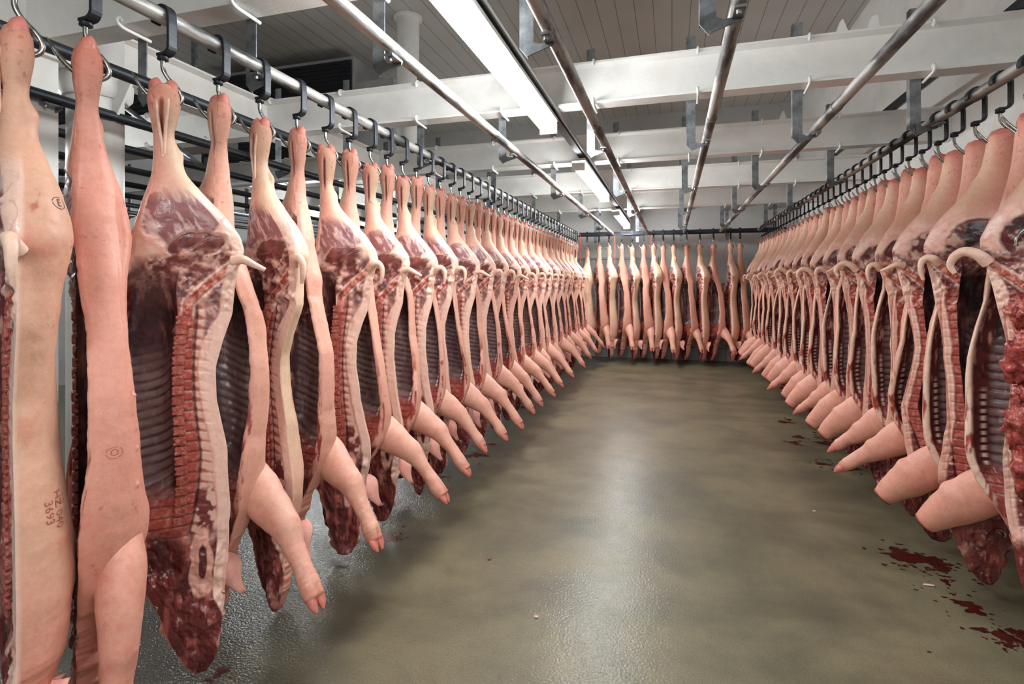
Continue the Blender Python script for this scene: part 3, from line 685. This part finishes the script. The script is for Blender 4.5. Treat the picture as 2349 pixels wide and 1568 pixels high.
    ring = ring.copy(); ring[..., 1] -= .03; ring[..., 2] -= HOOK + (.12*ss(1.5, .8, ring[..., 2]) if kind == 'sow' else 0); ring[..., 0] += bend*ss(2.1,.3,pp[:, 2])[:, None]*.1
    R = ring.reshape(-1, 3); Rc = np.concatenate([cl, np.ones(nl.shape+(1,))], -1).reshape(-1, 4)
    i = np.arange(len(pp)-1)[:, None]; j = np.arange(nk_)[None]; j2 = (j+1) % nk_
    Fs.append(off + np.stack([i*nk_+j, i*nk_+j2, (i+1)*nk_+j2, (i+1)*nk_+j], -1).reshape(-1, 4))
    Vs.append(R); Cs.append(Rc); e0 = off+(len(pp)-1)*nk_; off += len(R)
    ctr = pp[-1]+tg[-1]*.012; ctr = ctr + np.array([bend*.1, -.03, -HOOK - (.12 if kind == 'sow' else 0)]); Vs.append(ctr[None]); Cs.append(Rc[-1:])
    for q in range(nk_): tris.append((off, e0+q, e0+(q+1) % nk_))
    off += 1
    V = np.concatenate(Vs); Cv = np.concatenate(Cs); F = np.concatenate(Fs); Tq = np.array(tris)
    if mirror: V = V*np.array([-1, 1, 1]); F = F[:, ::-1]; Tq = Tq[:, ::-1]
    me = bpy.data.meshes.new(name)
    nl_ = len(F)*4+len(Tq)*3; me.vertices.add(len(V)); me.vertices.foreach_set('co', V.astype(np.float32).ravel())
    me.loops.add(nl_); me.loops.foreach_set('vertex_index', np.concatenate([F.ravel(), Tq.ravel()]).astype(np.int32))
    me.polygons.add(len(F)+len(Tq)); me.polygons.foreach_set('loop_start', np.concatenate([np.arange(len(F))*4, len(F)*4+np.arange(len(Tq))*3]).astype(np.int32))
    me.update(calc_edges=True); me.polygons.foreach_set('use_smooth', np.ones(len(me.polygons), bool))
    ca = me.color_attributes.new('col', 'FLOAT_COLOR', 'POINT'); ca.data.foreach_set('color', np.clip(Cv, 0, 1).astype(np.float32).ravel())
    me.materials.append(M_flesh); me.validate()
    # which way do the faces look? the outer side must look to +y
    pn = me.polygons[min(len(F)-1, (nz//2)*nn + n1+n2+n3+n4//2)].normal
    if pn.y < 0: me.flip_normals()
    info = dict(leg_end=V[e0:e0+nk_].mean(0), leg_dir=tg[-1]*np.array([-1 if mirror else 1, 1, 1]),
                toe_top=None, tail=(.255, 1.725), xd_ear=float(np.interp(-.42, -hh, xd)))
    return me, info

def ear_mesh(sx, seed, big=1.0, kind='hang'):
    rs = random.Random(seed); n, m_ = 14, 9; vs = []; fs = []
    L_ = .15*big; W = .085*big
    for side in (0, 1):
        for i in range(n):
            t = i/(n-1); wd = W*math.sin(PI*min(1, (t*.86+.10)))**.8*(1-.62*t)
            for j in range(m_):
                s = (j/(m_-1)-.5)
                x = .01+t*L_*.62 + .015*math.sin(t*5+s*2) + s*wd*1.15; z = -t*L_*.85 + s*wd*.6
                y = s*wd*.45 + .035*(s*s)*4*(1-t) - .02*math.sin(t*3) + (.0045 if side else 0)
                vs.append((x*sx, y, z))
    o = n*m_
    for i in range(n-1):
        for j in range(m_-1):
            a = i*m_+j; fs.append((a, a+1, a+m_+1, a+m_)); fs.append((o+a, o+a+m_, o+a+m_+1, o+a+1))
    bd = [i for i in range(m_)] + [i*m_+m_-1 for i in range(1, n)] + [(n-1)*m_+j for j in range(m_-2, -1, -1)] + [i*m_ for i in range(n-2, 0, -1)]
    for a, c in zip(bd, bd[1:]+bd[:1]): fs.append((a, c, o+c, o+a))
    mb = MB(); mb.add(vs, fs, True); return mb

def make_side(seed, kind='young', mirror=False, lod=0, leg='out', red=0, bend=0, ham=1.0, tail='hook', ear=True):
    sx = -1 if mirror else 1
    root = empty('pork_side', (0,0,0))
    me, info = half_mesh('body', seed, kind, mirror, lod, leg, red, bend, ham)
    body = bpy.data.objects.new('body', me); C.objects.link(body); body.parent = root
    Z = lambda h: h-HOOK
    nr = [14, 10, 7][lod]
    # tail
    TL = {'hook': [(.24,-.03,1.715),(.262,-.05,1.74),(.29,-.055,1.745),(.312,-.055,1.72),(.315,-.055,1.675),(.305,-.05,1.63)],
          'straight': [(.235,-.035,1.72),(.27,-.05,1.725),(.31,-.055,1.705),(.35,-.055,1.685)],
          'curl': [(.24,-.03,1.71),(.275,-.05,1.75),(.32,-.055,1.765),(.355,-.055,1.745),(.375,-.05,1.705),(.36,-.045,1.665)]}[tail]
    TR = {'hook': [.022,.021,.018,.015,.012,.008], 'straight': [.022,.018,.013,.009], 'curl': [.028,.025,.022,.019,.015,.010]}[tail]
    if tail:
        mb = MB(); pts = [(p[0]*sx, p[1], Z(p[2])) for p in spline(TL, 5)]; r_ = [float(q[0]) for q in spline([(r,) for r in TR], 5)]
        mb.tube(pts, r_, nr); mb.build('tail', M_tail, root)
    if kind == 'young':
        for s in (-1, 1):     # hind toes point up past the hook
            mb = MB(); pts = spline([(s*.017*sx, .0, Z(2.335)), (s*.023*sx, .0, Z(2.37)), (s*.025*sx, .004, Z(2.395)), (s*.022*sx, .010, Z(2.418))], 3)
            mb.tube(pts, [.022,.0235,.025,.0255,.025,.024,.022,.017,.011,.003][:len(pts)], nr); mb.build('hoof', M_hoof, root)
        if lod == 0 and not mirror:
            for s in (-1, 1):
                mb = MB(); pts = spline([(.018*sx, -.03, Z(2.345)), (.016*sx, -.040, Z(2.29)), (.010*sx, -.040, Z(2.22)), (.005*sx, -.034, Z(2.12))] if s == 1 else
                                        [(-.02*sx, -.03, Z(2.345)), (-.016*sx, -.038, Z(2.26)), (-.004*sx, -.038, Z(2.17)), (0, -.032, Z(2.11))], 4)
                mb.tube(pts, [.006]*len(pts), 8); mb.build('tendon', M_tendon, root)
    if leg in ('out', 'down', 'foot'):
        e = Vector(info['leg_end']); d = Vector(info['leg_dir'])
        for s in (-1, 1):
            mb = MB(); side = Vector((0, s*.020, 0)); 
            mb.tube([e-d*.03+side*.8, e+d*.01+side, e+d*.03+side*1.05, e+d*.055+side*.8], [.020, .021, .017, .005], nr); mb.build('hoof', M_hoof, root)
    if kind == 'young' and ear:
        mb = ear_mesh(sx, seed, random.uniform(1.15, 1.45))
        o = mb.build('ear', M_ear, root); o.location = ((info['xd_ear']-.04+bend*.09)*sx, .055, Z(.50)); o.rotation_euler = (0, 0, random.uniform(-.5, .4)*sx)
    if lod < 2 and kind == 'young':
        # sawn vertebrae: a row of blocks standing slightly proud of the cut
        P = PROF[kind]; hs = -np.array(P['h'])
        mb = MB(); y = -.0385
        h = .72
        while h < 1.5:
            xs = np.interp(-h, hs, P['xd']) - np.interp(-h, hs, P['w']); x0 = xs+.006+bend*.1*float(ss(2.1, .3, np.array(h))); wd = .044
            j = random.uniform(-.002, .002)
            pts = [(x0+.004+j, -.016), (x0+wd-.004, -.0165), (x0+wd, -.01), (x0+wd-.003, .0), (x0+wd, .012), (x0+wd-.005, .0165), (x0+.003+j, .016), (x0+j, .010), (x0+.005, 0), (x0+j, -.010)]
            y0, y1 = y+.004-random.uniform(.0, .004), -.02
            mb.prism([(p[0]*sx, Z(h)+p[1]) for p in pts], 'y', y0, y1)
            h += .0385
        mb.build('backbone', M_bone, root, bevel=.004 if lod == 0 else 0)
    return root

def stamp(body, text, at, size, m, rot=0, off=.0012, label=None, ring=False, side=1):
    """project flat lettering on the carcass skin. at=(x,z) local, side=+1 looks from +y, or a 3-D direction"""
    cu = bpy.data.curves.new('t', 'FONT'); cu.body = text; cu.size = size; cu.align_x = 'CENTER'; cu.align_y = 'CENTER'; cu.resolution_u = 2; cu.space_line = .9
    to = bpy.data.objects.new('t', cu); C.objects.link(to); bpy.context.view_layer.update()
    me = bpy.data.meshes.new_from_object(to.evaluated_get(bpy.context.evaluated_depsgraph_get()))
    bpy.data.objects.remove(to)
    bm = bmesh.new(); bm.from_mesh(me)
    if ring:
        r0, r1 = size*.68, size*.75; vs = []
        for k in range(28):
            a = 2*PI*k/28; vs.append((bm.verts.new((r0*math.cos(a), r0*.8*math.sin(a), 0)), bm.verts.new((r1*math.cos(a), r1*.8*math.sin(a), 0))))
        for k in range(28):
            if k % 9 == 4: continue
            p, q = vs[k], vs[(k+1) % 28]; bm.faces.new((p[0], p[1], q[1], q[0]))
    bmesh.ops.subdivide_edges(bm, edges=[e for e in bm.edges if e.calc_length() > size*.15], cuts=2)
    bmesh.ops.triangulate(bm, faces=bm.faces)
    d = Vector(side).normalized()            # direction from which the stamp is read
    xr = Vector((0,0,1)).cross(d).normalized(); zr = d.cross(xr)
    c, s_ = math.cos(rot), math.sin(rot)
    tree = BVHTree.FromPolygons([v.co for v in body.data.vertices], [tuple(p.vertices) for p in body.data.polygons])
    o3 = Vector(at)
    for v in bm.verts:
        x, y = v.co.x, v.co.y; x, y = x*c-y*s_, x*s_+y*c
        p = o3 + xr*x + zr*y + d*.5
        hit, nrm, _, _ = tree.ray_cast(p, -d)
        v.co = (hit + d*off) if hit else o3+xr*x+zr*y
    bm.to_mesh(me); bm.free(); me.materials.clear(); me.materials.append(m)
    o = bpy.data.objects.new('ink_stamp', me); C.objects.link(o); o.parent = body.parent
    if label: o['label'] = label
    return o

# ------------------------------------------------------------------ hooks
def hook_proto(back=False):
    root = empty('carcass_hook', (0,0,0))
    def flatbar(mb, path, wd=.019, t=.006):
        path = [Vector((p[0], 0, p[1])) for p in path]; vs = []; n = len(path)
        for i, p in enumerate(path):
            tg = (path[min(i+1, n-1)]-path[max(i-1, 0)]).normalized(); nn = Vector((tg.z, 0, -tg.x))
            for dy, dn in ((-wd, -t), (wd, -t), (wd, t), (-wd, t)): vs.append(p + nn*dn + Vector((0, dy, 0)))
        fs = [(i*4+k, i*4+(k+1) % 4, (i+1)*4+(k+1) % 4, (i+1)*4+k) for i in range(n-1) for k in range(4)]
        fs += [(3,2,1,0), tuple((n-1)*4+k for k in range(4))]; mb.add(vs, fs)
    mb = MB()
    if not back:
        path = [(-.038,-.022), (-.04,-.005)] + [(.038*math.cos(a), .038*math.sin(a)) for a in np.linspace(PI*.95, 0.05, 10)] + \
               [(.04,-.03), (.04,-.10)] + [(.012+.028*math.cos(a), -.118+.028*math.sin(a)) for a in np.linspace(-.1, -PI/2, 5)] + [(-.018,-.147)]
        flatbar(mb, path); mb.build('shackle', M_black, root, bevel=.003)
        mb = MB(); mb.tube([(-.004,0,-.168), (-.004,0,-.164), (-.004,0,-.150)], [.013, .020, .018], 12); mb.build('swivel_nut', M_black, root)
        top = -.16
    else:
        mb.box(-.016, .016, -.022, -.034, -.12, .045); mb.box(-.016, .016, -.034, .034, .045, .058); mb.box(-.016, .016, .022, .034, -.03, .045)
        mb.build('shackle', M_black, root)
        mb = MB(); mb.tube([(0, -.028, -.165), (0, -.028, -.12)], .017, 10); mb.build('swivel_nut', M_black, root)
        top = -.16
    mb = MB()
    y0 = -.028 if back else 0
    pts = spline([(-.004 if not back else 0, y0, top), (-.002, y0, -.20), (.016, y0, -.235), (.046, y0*.7, -.268), (.060, y0*.4, -.30), (.048, 0, -.328), (.010, 0, -.340), (-.030, 0, -.324), (-.064, 0, -.290), (-.088, 0, -.252), (-.102, 0, -.225)], 5)
    n = len(pts); mb.tube(pts, [.0078]*(n-9) + [.0070, .0066, .006, .0052, .0044, .0036, .0027, .0018, .0008], 10)
    mb.build('hook', M_steel, root)
    return root
hk = hook_proto(); hk_used = [False]
hkb = hook_proto(True); hkb_used = [False]
def place_hook(x, y, rz, label, group, back=False):
    if not back: rz = math.atan2(-x, y)*.9*(1 if x < 0 else .6)
    src, fl = (hkb, hkb_used) if back else (hk, hk_used)
    o = copy_tree(src) if fl[0] else src; fl[0] = True
    o.location = (x, y, RZ); o.rotation_euler = (0, 0, 0)
    for c in o.children:
        if c.name.startswith('hook'): c.rotation_euler = (0, 0, rz)
    tag(o, label, 'hook', group); return o

# ------------------------------------------------------------------ rows of carcasses
DZ = RZ-.317-HOOK   # how far the mesh origin sits from nominal
def place_side(root, x, y, rz, label, group, dz=0, tilt=0):
    root.location = (x, y, RZ-.317+dz); root.rotation_euler = (0, tilt, rz); tag(root, label, 'carcass', group)

GL = 'pork sides on the long left rail'
# the nearest sides of the left row, each one its own mesh
hero = [ # y, mirror, yaw deg, leg, red, bend, ham, tail, label
 (1.09, 0, -22, 'down', .6, .0, 1.0, 'hook', 'leftmost pork side, back outward with a black ring stamp, cut by the left edge'),
 (1.29, 1, -32, 'down', .62, .0, .9, 'hook', 'pink pork side showing its belly and an orange ring stamp, second from the left'),
 (1.57, 0, 44, 'out', .08, -.1, 1.05, 'straight', 'split pork side with full backbone and straight tail, third from the left edge'),
 (1.83, 1, -10, 'out', .10, .0, 1.0, 'hook', 'pork side with open ribs and a lone trotter, fourth from the left edge'),
 (2.07, 0, -6, 'out', .05, .0, 1.0, 'hook', 'cream backed pork side with red number stamp, fifth from the left edge'),
 (2.33, 1, -12, 'out', .10, .1, 1.0, 'hook', 'pork side with wrinkled flank skin and ribs behind it, sixth from the left edge'),
 (2.57, 0, 24, 'out', .05, .0, 1.0, 'hook', 'split pork side with small ring stamp on the ham, seventh from the left edge'),
 (2.80, 1, 2, 'out', .08, .0, 1.0, 'hook', 'pork side with yellowish stained belly edge and raised trotter, eighth from the left edge')]
heroes = []
for i, (y, mi, yaw, leg, red, bend, ham, tail, lab) in enumerate(hero):
    r = make_side(100+i, 'young', bool(mi), 0 if i < 6 else 1, leg, red, bend, ham, tail)
    place_side(r, RX[0], y, math.radians(yaw), lab, GL, 0 if mi else -.03); heroes.append(r)
    place_hook(RX[0], y, math.radians(yaw), f'black shackle and hook {ordn(i)} from the left on the left rail', 'hooks on the long left rail')
    if tail and mi:   # belly-turned halves carry no tail
        for c in list(r.children):
            if c.name.startswith('tail'): bpy.data.objects.remove(c)
def body_of(r): return [c for c in r.children if c.name.startswith('body')][0]
stamp(body_of(heroes[0]), 'E', (.13, .05, 1.86-HOOK), .03, M_ink, 0, ring=True, side=(.9, .35, 0))
stamp(body_of(heroes[0]), 'HZ 040\n3693', (.15, .05, .98-HOOK), .034, M_redink, -PI/2, side=(.85, .5, 0))
stamp(body_of(heroes[1]), 'O', (.17, .05, 1.08-HOOK), .03, M_redink, 0, ring=True, side=(1, .1, 0))
stamp(body_of(heroes[4]), 'E', (.15, .07, 1.86-HOOK), .028, M_ink, 0, ring=True, side=(.6, .1, 0))
stamp(body_of(heroes[4]), 'HZ 040\n3693', (.13, .06, 1.08-HOOK), .038, M_redink, -PI/2, side=(.8, .4, 0))
stamp(body_of(heroes[6]), 'E', (.12, -.03, 1.92-HOOK), .025, M_ink, 0, ring=True, side=(.1, -1, 0))
# the rest of the row from shared variants
vA = [make_side(200+q, 'young', False, 1, 'out', .03*q, .1*(q-1), 1, ['hook','straight','hook'][q]) for q in range(3)]
vB = [make_side(210+q, 'young', True, 1, 'out', .03*q, .1*(q-1), 1, 'hook') for q in range(3)]
for r in vB:
    for c in list(r.children):
        if c.name.startswith('tail'): bpy.data.objects.remove(c)
fA = [make_side(220+q, 'young', False, 2, 'out', .03*q, 0, 1, 'hook') for q in range(2)]
fB = [make_side(230+q, 'young', True, 2, 'out', .03*q, 0, 1, 'hook') for q in range(2)]
for r in fB:
    for c in list(r.children):
        if c.name.startswith('tail'): bpy.data.objects.remove(c)
used = set()
def inst(v):
    if v.name in used: return copy_tree(v)
    used.add(v.name); return v
y = 3.03; i = 8
while y < 10.85:
    A = i % 2 == 0
    pool = (vA if A else vB) if y < 6.2 else (fA if A else fB)
    r = inst(pool[(i//2) % len(pool)])
    yaw = math.degrees(math.atan2(1.86, y))*(.7 if A else .12) + random.uniform(-8, 8)
    place_side(r, RX[0], y, math.radians(yaw), f'pork side {ordn(i)} from the left edge on the left rail, ' + ('backbone showing' if A else 'trotter out'), GL, random.uniform(-.015, .01)-(.025 if A else 0), random.uniform(-.012,.012))
    place_hook(RX[0], y, math.radians(yaw), f'black shackle and hook {ordn(i)} from the left on the left rail', 'hooks on the long left rail')
    y += .222 + random.uniform(-.012, .012); i += 1

# right row --------------------------------------------------------------
GR = 'pork sides on the right rail'
rA = [make_side(300+q, 'sow', True, 0, 'stump', .36, .1*(q-1), 1, ['curl','hook','straight'][q]) for q in range(3)]
rB = [make_side(310+q, 'sow', False, 0, ['stump','stump','foot'][q], .42, 0, 1, 'curl') for q in range(3)]
rAf = [make_side(320+q, 'sow', True, 1, 'stump', .32, .1*(q-1), 1, ['hook','curl','straight'][q]) for q in range(3)]
rBf = [make_side(330+q, 'sow', False, 1, ['foot','stump','stump'][q], .36, 0, 1, 'curl') for q in range(3)]
for r in rB+rBf:
    for c in list(r.children):
        if c.name.startswith('tail'): bpy.data.objects.remove(c)
y = 2.80; i = 0
while y < 10.7:
    A = i % 2 == 0
    pool = (rA if A else rB) if i < 6 else (rAf if A else rBf)
    r = inst(pool[(i//2) % 3])
    yaw = -math.degrees(math.atan2(1.58, y))*(.9 if A else 1.0) + random.uniform(-14, 14)
    place_side(r, RX[5], y, math.radians(yaw), f'headless side {ordn(i)} from the right edge on the right rail, ' + ('tail showing' if A else 'shoulder showing'), GR, random.uniform(-.02, .02))
    place_hook(RX[5], y, math.radians(yaw), f'black shackle and hook {ordn(i)} from the right edge on the right rail', 'hooks on the right rail')
    y += .212 + random.uniform(-.015, .02); i += 1

# back row -----------------------------------------------------------------
GB = 'pork sides along the end wall'
bpx = [1347,1374,1397,1426,1450,1476,1499,1521,1545,1575,1605,1636,1675,1697]
def X_at(px, Y):
    t = (px-1174)/1221; th_ = math.radians(16.7); c, s = math.cos(th_), math.sin(th_)
    return Y*(t*c-s)/(c+t*s)
bv = {}
for i, px in enumerate(bpx):
    A = (i in (2, 4, 6, 8, 10, 12)) or i == 0
    x = X_at(px, 11.1)
    r = copy_tree(fA[(i//2) % 2] if A else fB[(i//2) % 2])
    r.scale = (1.0, 1.22, 1)
    yaw = -84+math.degrees(math.atan2(-x, 11.1)) + random.uniform(6, 20) + (15 if i in (9, 11) else 0)
    if i == 0: yaw = -110
    place_side(r, x, 11.1-.0, math.radians(yaw), f'pork side on the end wall, {ordn(i)} from the left, ' + ('sawn edge and back showing' if A else 'belly side showing'), GB, random.uniform(-.03, .02)-.02)
    place_hook(x, 11.1, math.radians(-20), f'black trolley hook on the end wall rail, {ordn(i)} from the left', 'hooks along the end wall', True)
# far bay on the left
for i, (x, y) in enumerate([(-7.46, 5.6), (-7.46, 5.95), (-7.46, 6.3), (-7.46, 6.65)]):
    r = copy_tree((fA, fB)[i % 2][i//2 % 2]); place_side(r, x, y, math.radians(60), f'distant pork side behind the left row, {ordn(i)} of its group', 'pork sides in the far left bay')
    place_hook(x, y, math.radians(60), f'hook of the distant left bay, {ordn(i)} of its group', 'hooks in the far left bay')

# orange strips
for i, px in enumerate([1331, 1410, 1493, 1577, 1663]):
    Y = 10.95; x = X_at(px, Y)
    mb = MB(); mb.box(-.006, .006, -.002, .002, 0, .44); mb.box(-.004,.004,-.002,.002,.44,.60 if i != 2 else .55); o = mb.build('orange_strap', M_orange); o.location = (x, Y, RZ-.60)
    o.location.z = RZ-.60 + (.12 if i == 2 else 0) - .02*(i % 2)
    tag(o, f'thin orange strap hanging before the end wall, {ordn(i)} from the left', 'strap', 'orange straps before the end wall')
mb = MB(); mb.box(-.012, .012, -.002, .002, 0, .16); o = mb.build('blue_tag', M_blue); o.location = (-1.80, 10.3, RZ-.52); tag(o, 'narrow blue tag among the farthest legs of the left row', 'tag')

# pluck -----------------------------------------------------------------------
def lump(mb, c, r, seed, n=30, f=26, amp=.75):
    vs = []; fs = []; c = np.array(c); r = np.array(r)
    for i in range(n+1):
        for j in range(2*n):
            a = PI*i/n; b_ = PI*j/n; d = np.array([math.sin(a)*math.cos(b_), math.sin(a)*math.sin(b_), math.cos(a)]); vs.append(d)
    vs = np.array(vs); p = vs*r+c; q = fbm(p[:, 0]*f, p[:, 1]*f, p[:, 2]*f, seed, 3); p = c + vs*r*(1+amp*(q-.5)*2)[:, None]
    for i in range(n):
        for j in range(2*n): a = i*2*n+j; b_ = i*2*n+(j+1) % (2*n); fs.append((a, a+2*n, b_+2*n, b_))
    mb.add(p.tolist(), fs, True)
root = empty('pluck', (1.46, 2.80, 1.78)); tag(root, 'red pluck of windpipe, heart and lungs hanging on a hook at the right edge', 'offal')
mb = MB()
for k, (c, r) in enumerate([((0,0,-.30),(.075,.06,.07)), ((.03,.01,-.40),(.07,.06,.08)), ((-.03,.0,-.52),(.05,.05,.1)), ((.07,0,-.56),(.08,.06,.14))]): lump(mb, c, r, 40+k)
mb.build('windpipe', M_organ, root)
mb = MB()
for k, (c, r) in enumerate([((.02,0,-.72),(.07,.06,.13)), ((-.05,-.01,-.78),(.05,.05,.12)), ((.09,.02,-.80),(.09,.07,.16)), ((-.04,-.02,-.95),(.035,.04,.1)), ((.1,.0,-1.0),(.08,.06,.13))]): lump(mb, c, r, 50+k)
mb.build('lung', M_organ, root)
mb = MB(); lump(mb, (.06,-.05,-.66), (.045,.04,.06), 61, amp=.15); mb.build('heart', M_organ, root)
mb = MB(); pts = spline([(.0,0,-.26), (.03,0,-.24), (.05,0,-.2), (.04,0,-.14), (.04,0,-.02), (.02,0,.04), (-.02,0,.05), (-.045,0,.02), (-.05,0,-.02)], 5); mb.tube(pts, .006, 8); o = mb.build('offal_hook', M_steel)
o.location = (1.46, 2.80, 1.78); tag(o, 'thin bright steel hook holding the red pluck at the right edge', 'hook')

# blood and scraps on the floor ----------------------------------------------------
def floor_at(px, py):
    zc = 1221*CAM_H/(py-650); xc = (px-1174)/1221*zc; th_ = math.radians(16.7); c, s = math.cos(th_), math.sin(th_)
    return xc*c-zc*s, xc*s+zc*c
def splat(px, py, wpx, n, label, seed):
    rs = random.Random(seed); x0, y0 = floor_at(px, py); zc = 1221*CAM_H/(py-650); wd = wpx/1221*zc
    mb = MB()
    for q in range(n):
        big = q < max(1, n//6); r = (wd*rs.uniform(.10, .2) if big else wd*rs.uniform(.012, .05))
        d = rs.gauss(0, .35 if not big else .2)*wd; e = rs.gauss(0, .35 if not big else .15)*wd; m_ = 22 if big else 9
        st = rs.uniform(.7, 1.5); ph = rs.uniform(0, 6)
        ring = [(d + r*st*(1+.28*math.sin(3*a+ph)+.2*math.sin(5*a+ph*2))*math.cos(a), e + r/st*(1+.28*math.sin(3*a+ph)+.2*math.sin(7*a))*math.sin(a)) for a in [2*PI*k/m_ for k in range(m_)]]
        mb.add([(p[0], p[1], 0) for p in ring] + [(d, e, .0012)], [(k, (k+1) % m_, m_) for k in range(m_)], True)
    o = mb.build('blood_splash', M_blood); o.location = (x0, y0, .0008); tag(o, label, 'stain', 'blood splashes on the floor', 'stuff')
SP = [(500,1550,80,8,'dark blood splash under the left row at the bottom edge'), (590,1533,30,3,'small red blood drop near the bottom edge left of centre'),
 (715,1325,60,7,'dark blood splash in the glittering wet patch'), (640,1395,40,4,'small dark blood spot on the wet patch under the left row'),
 (775,1292,70,9,'blood puddle behind the nearest trotter'), (885,1228,95,18,'blood splash of scattered drops right of the large ear'), (930,1168,50,8,'blood drops beside the second trotter of the left row'),
 (1010,1095,60,8,'blood drops under the third trotter of the left row'), (1060,1045,90,10,'flat blood smear under the trotters halfway along the left row'), (1130,1020,60,6,'thin blood smear by a trotter midway along the left row'),
 (1215,935,60,7,'faint blood drops by the far part of the left row'),(1128,1285,26,3,'single tiny rusty drop on the open floor'),
 (2075,1275,110,24,'large blood splatter beneath the nearest shoulders of the right row'), (2150,1298,110,22,'blood smear under the red neck ends at the right'), (2165,1333,60,4,'short blood streak below the large right splatter'),
 (2210,1380,110,9,'cluster of dark blood drops on the right floor'), (2290,1450,120,14,'scattered blood drops lower on the right floor'), (2330,1480,90,14,'blood drops at the right edge of the floor'), (2130,1500,30,3,'lone reddish drop near the bottom right'),
 (1880,1010,110,16,'blood specks under the right row halfway down'), (1930,1070,90,14,'thin blood streaks beside the hanging ear on the right'), (1800,965,70,8,'faint blood marks under the far part of the right row')]
for q, a in enumerate(SP): splat(a[0], a[1], a[2], a[3]*2, a[4], 70+q)
for q, (px, py, wd, lab) in enumerate([(2130,1343,20,'white fat scrap lying among the blood on the right'), (1230,1416,12,'tiny pink scrap on the floor near the bottom centre'), (1867,1173,8,'tiny white scrap on the floor left of the right row')]):
    x, y = floor_at(px, py); mb = MB(); lump(mb, (0,0,.004), (wd/1221*1221*CAM_H/(py-650)*.5, .008, .005), 90+q, 8); o = mb.build('fat_scrap', M_tendon); o.location = (x, y, .001); tag(o, lab, 'scrap', 'scraps on the floor')
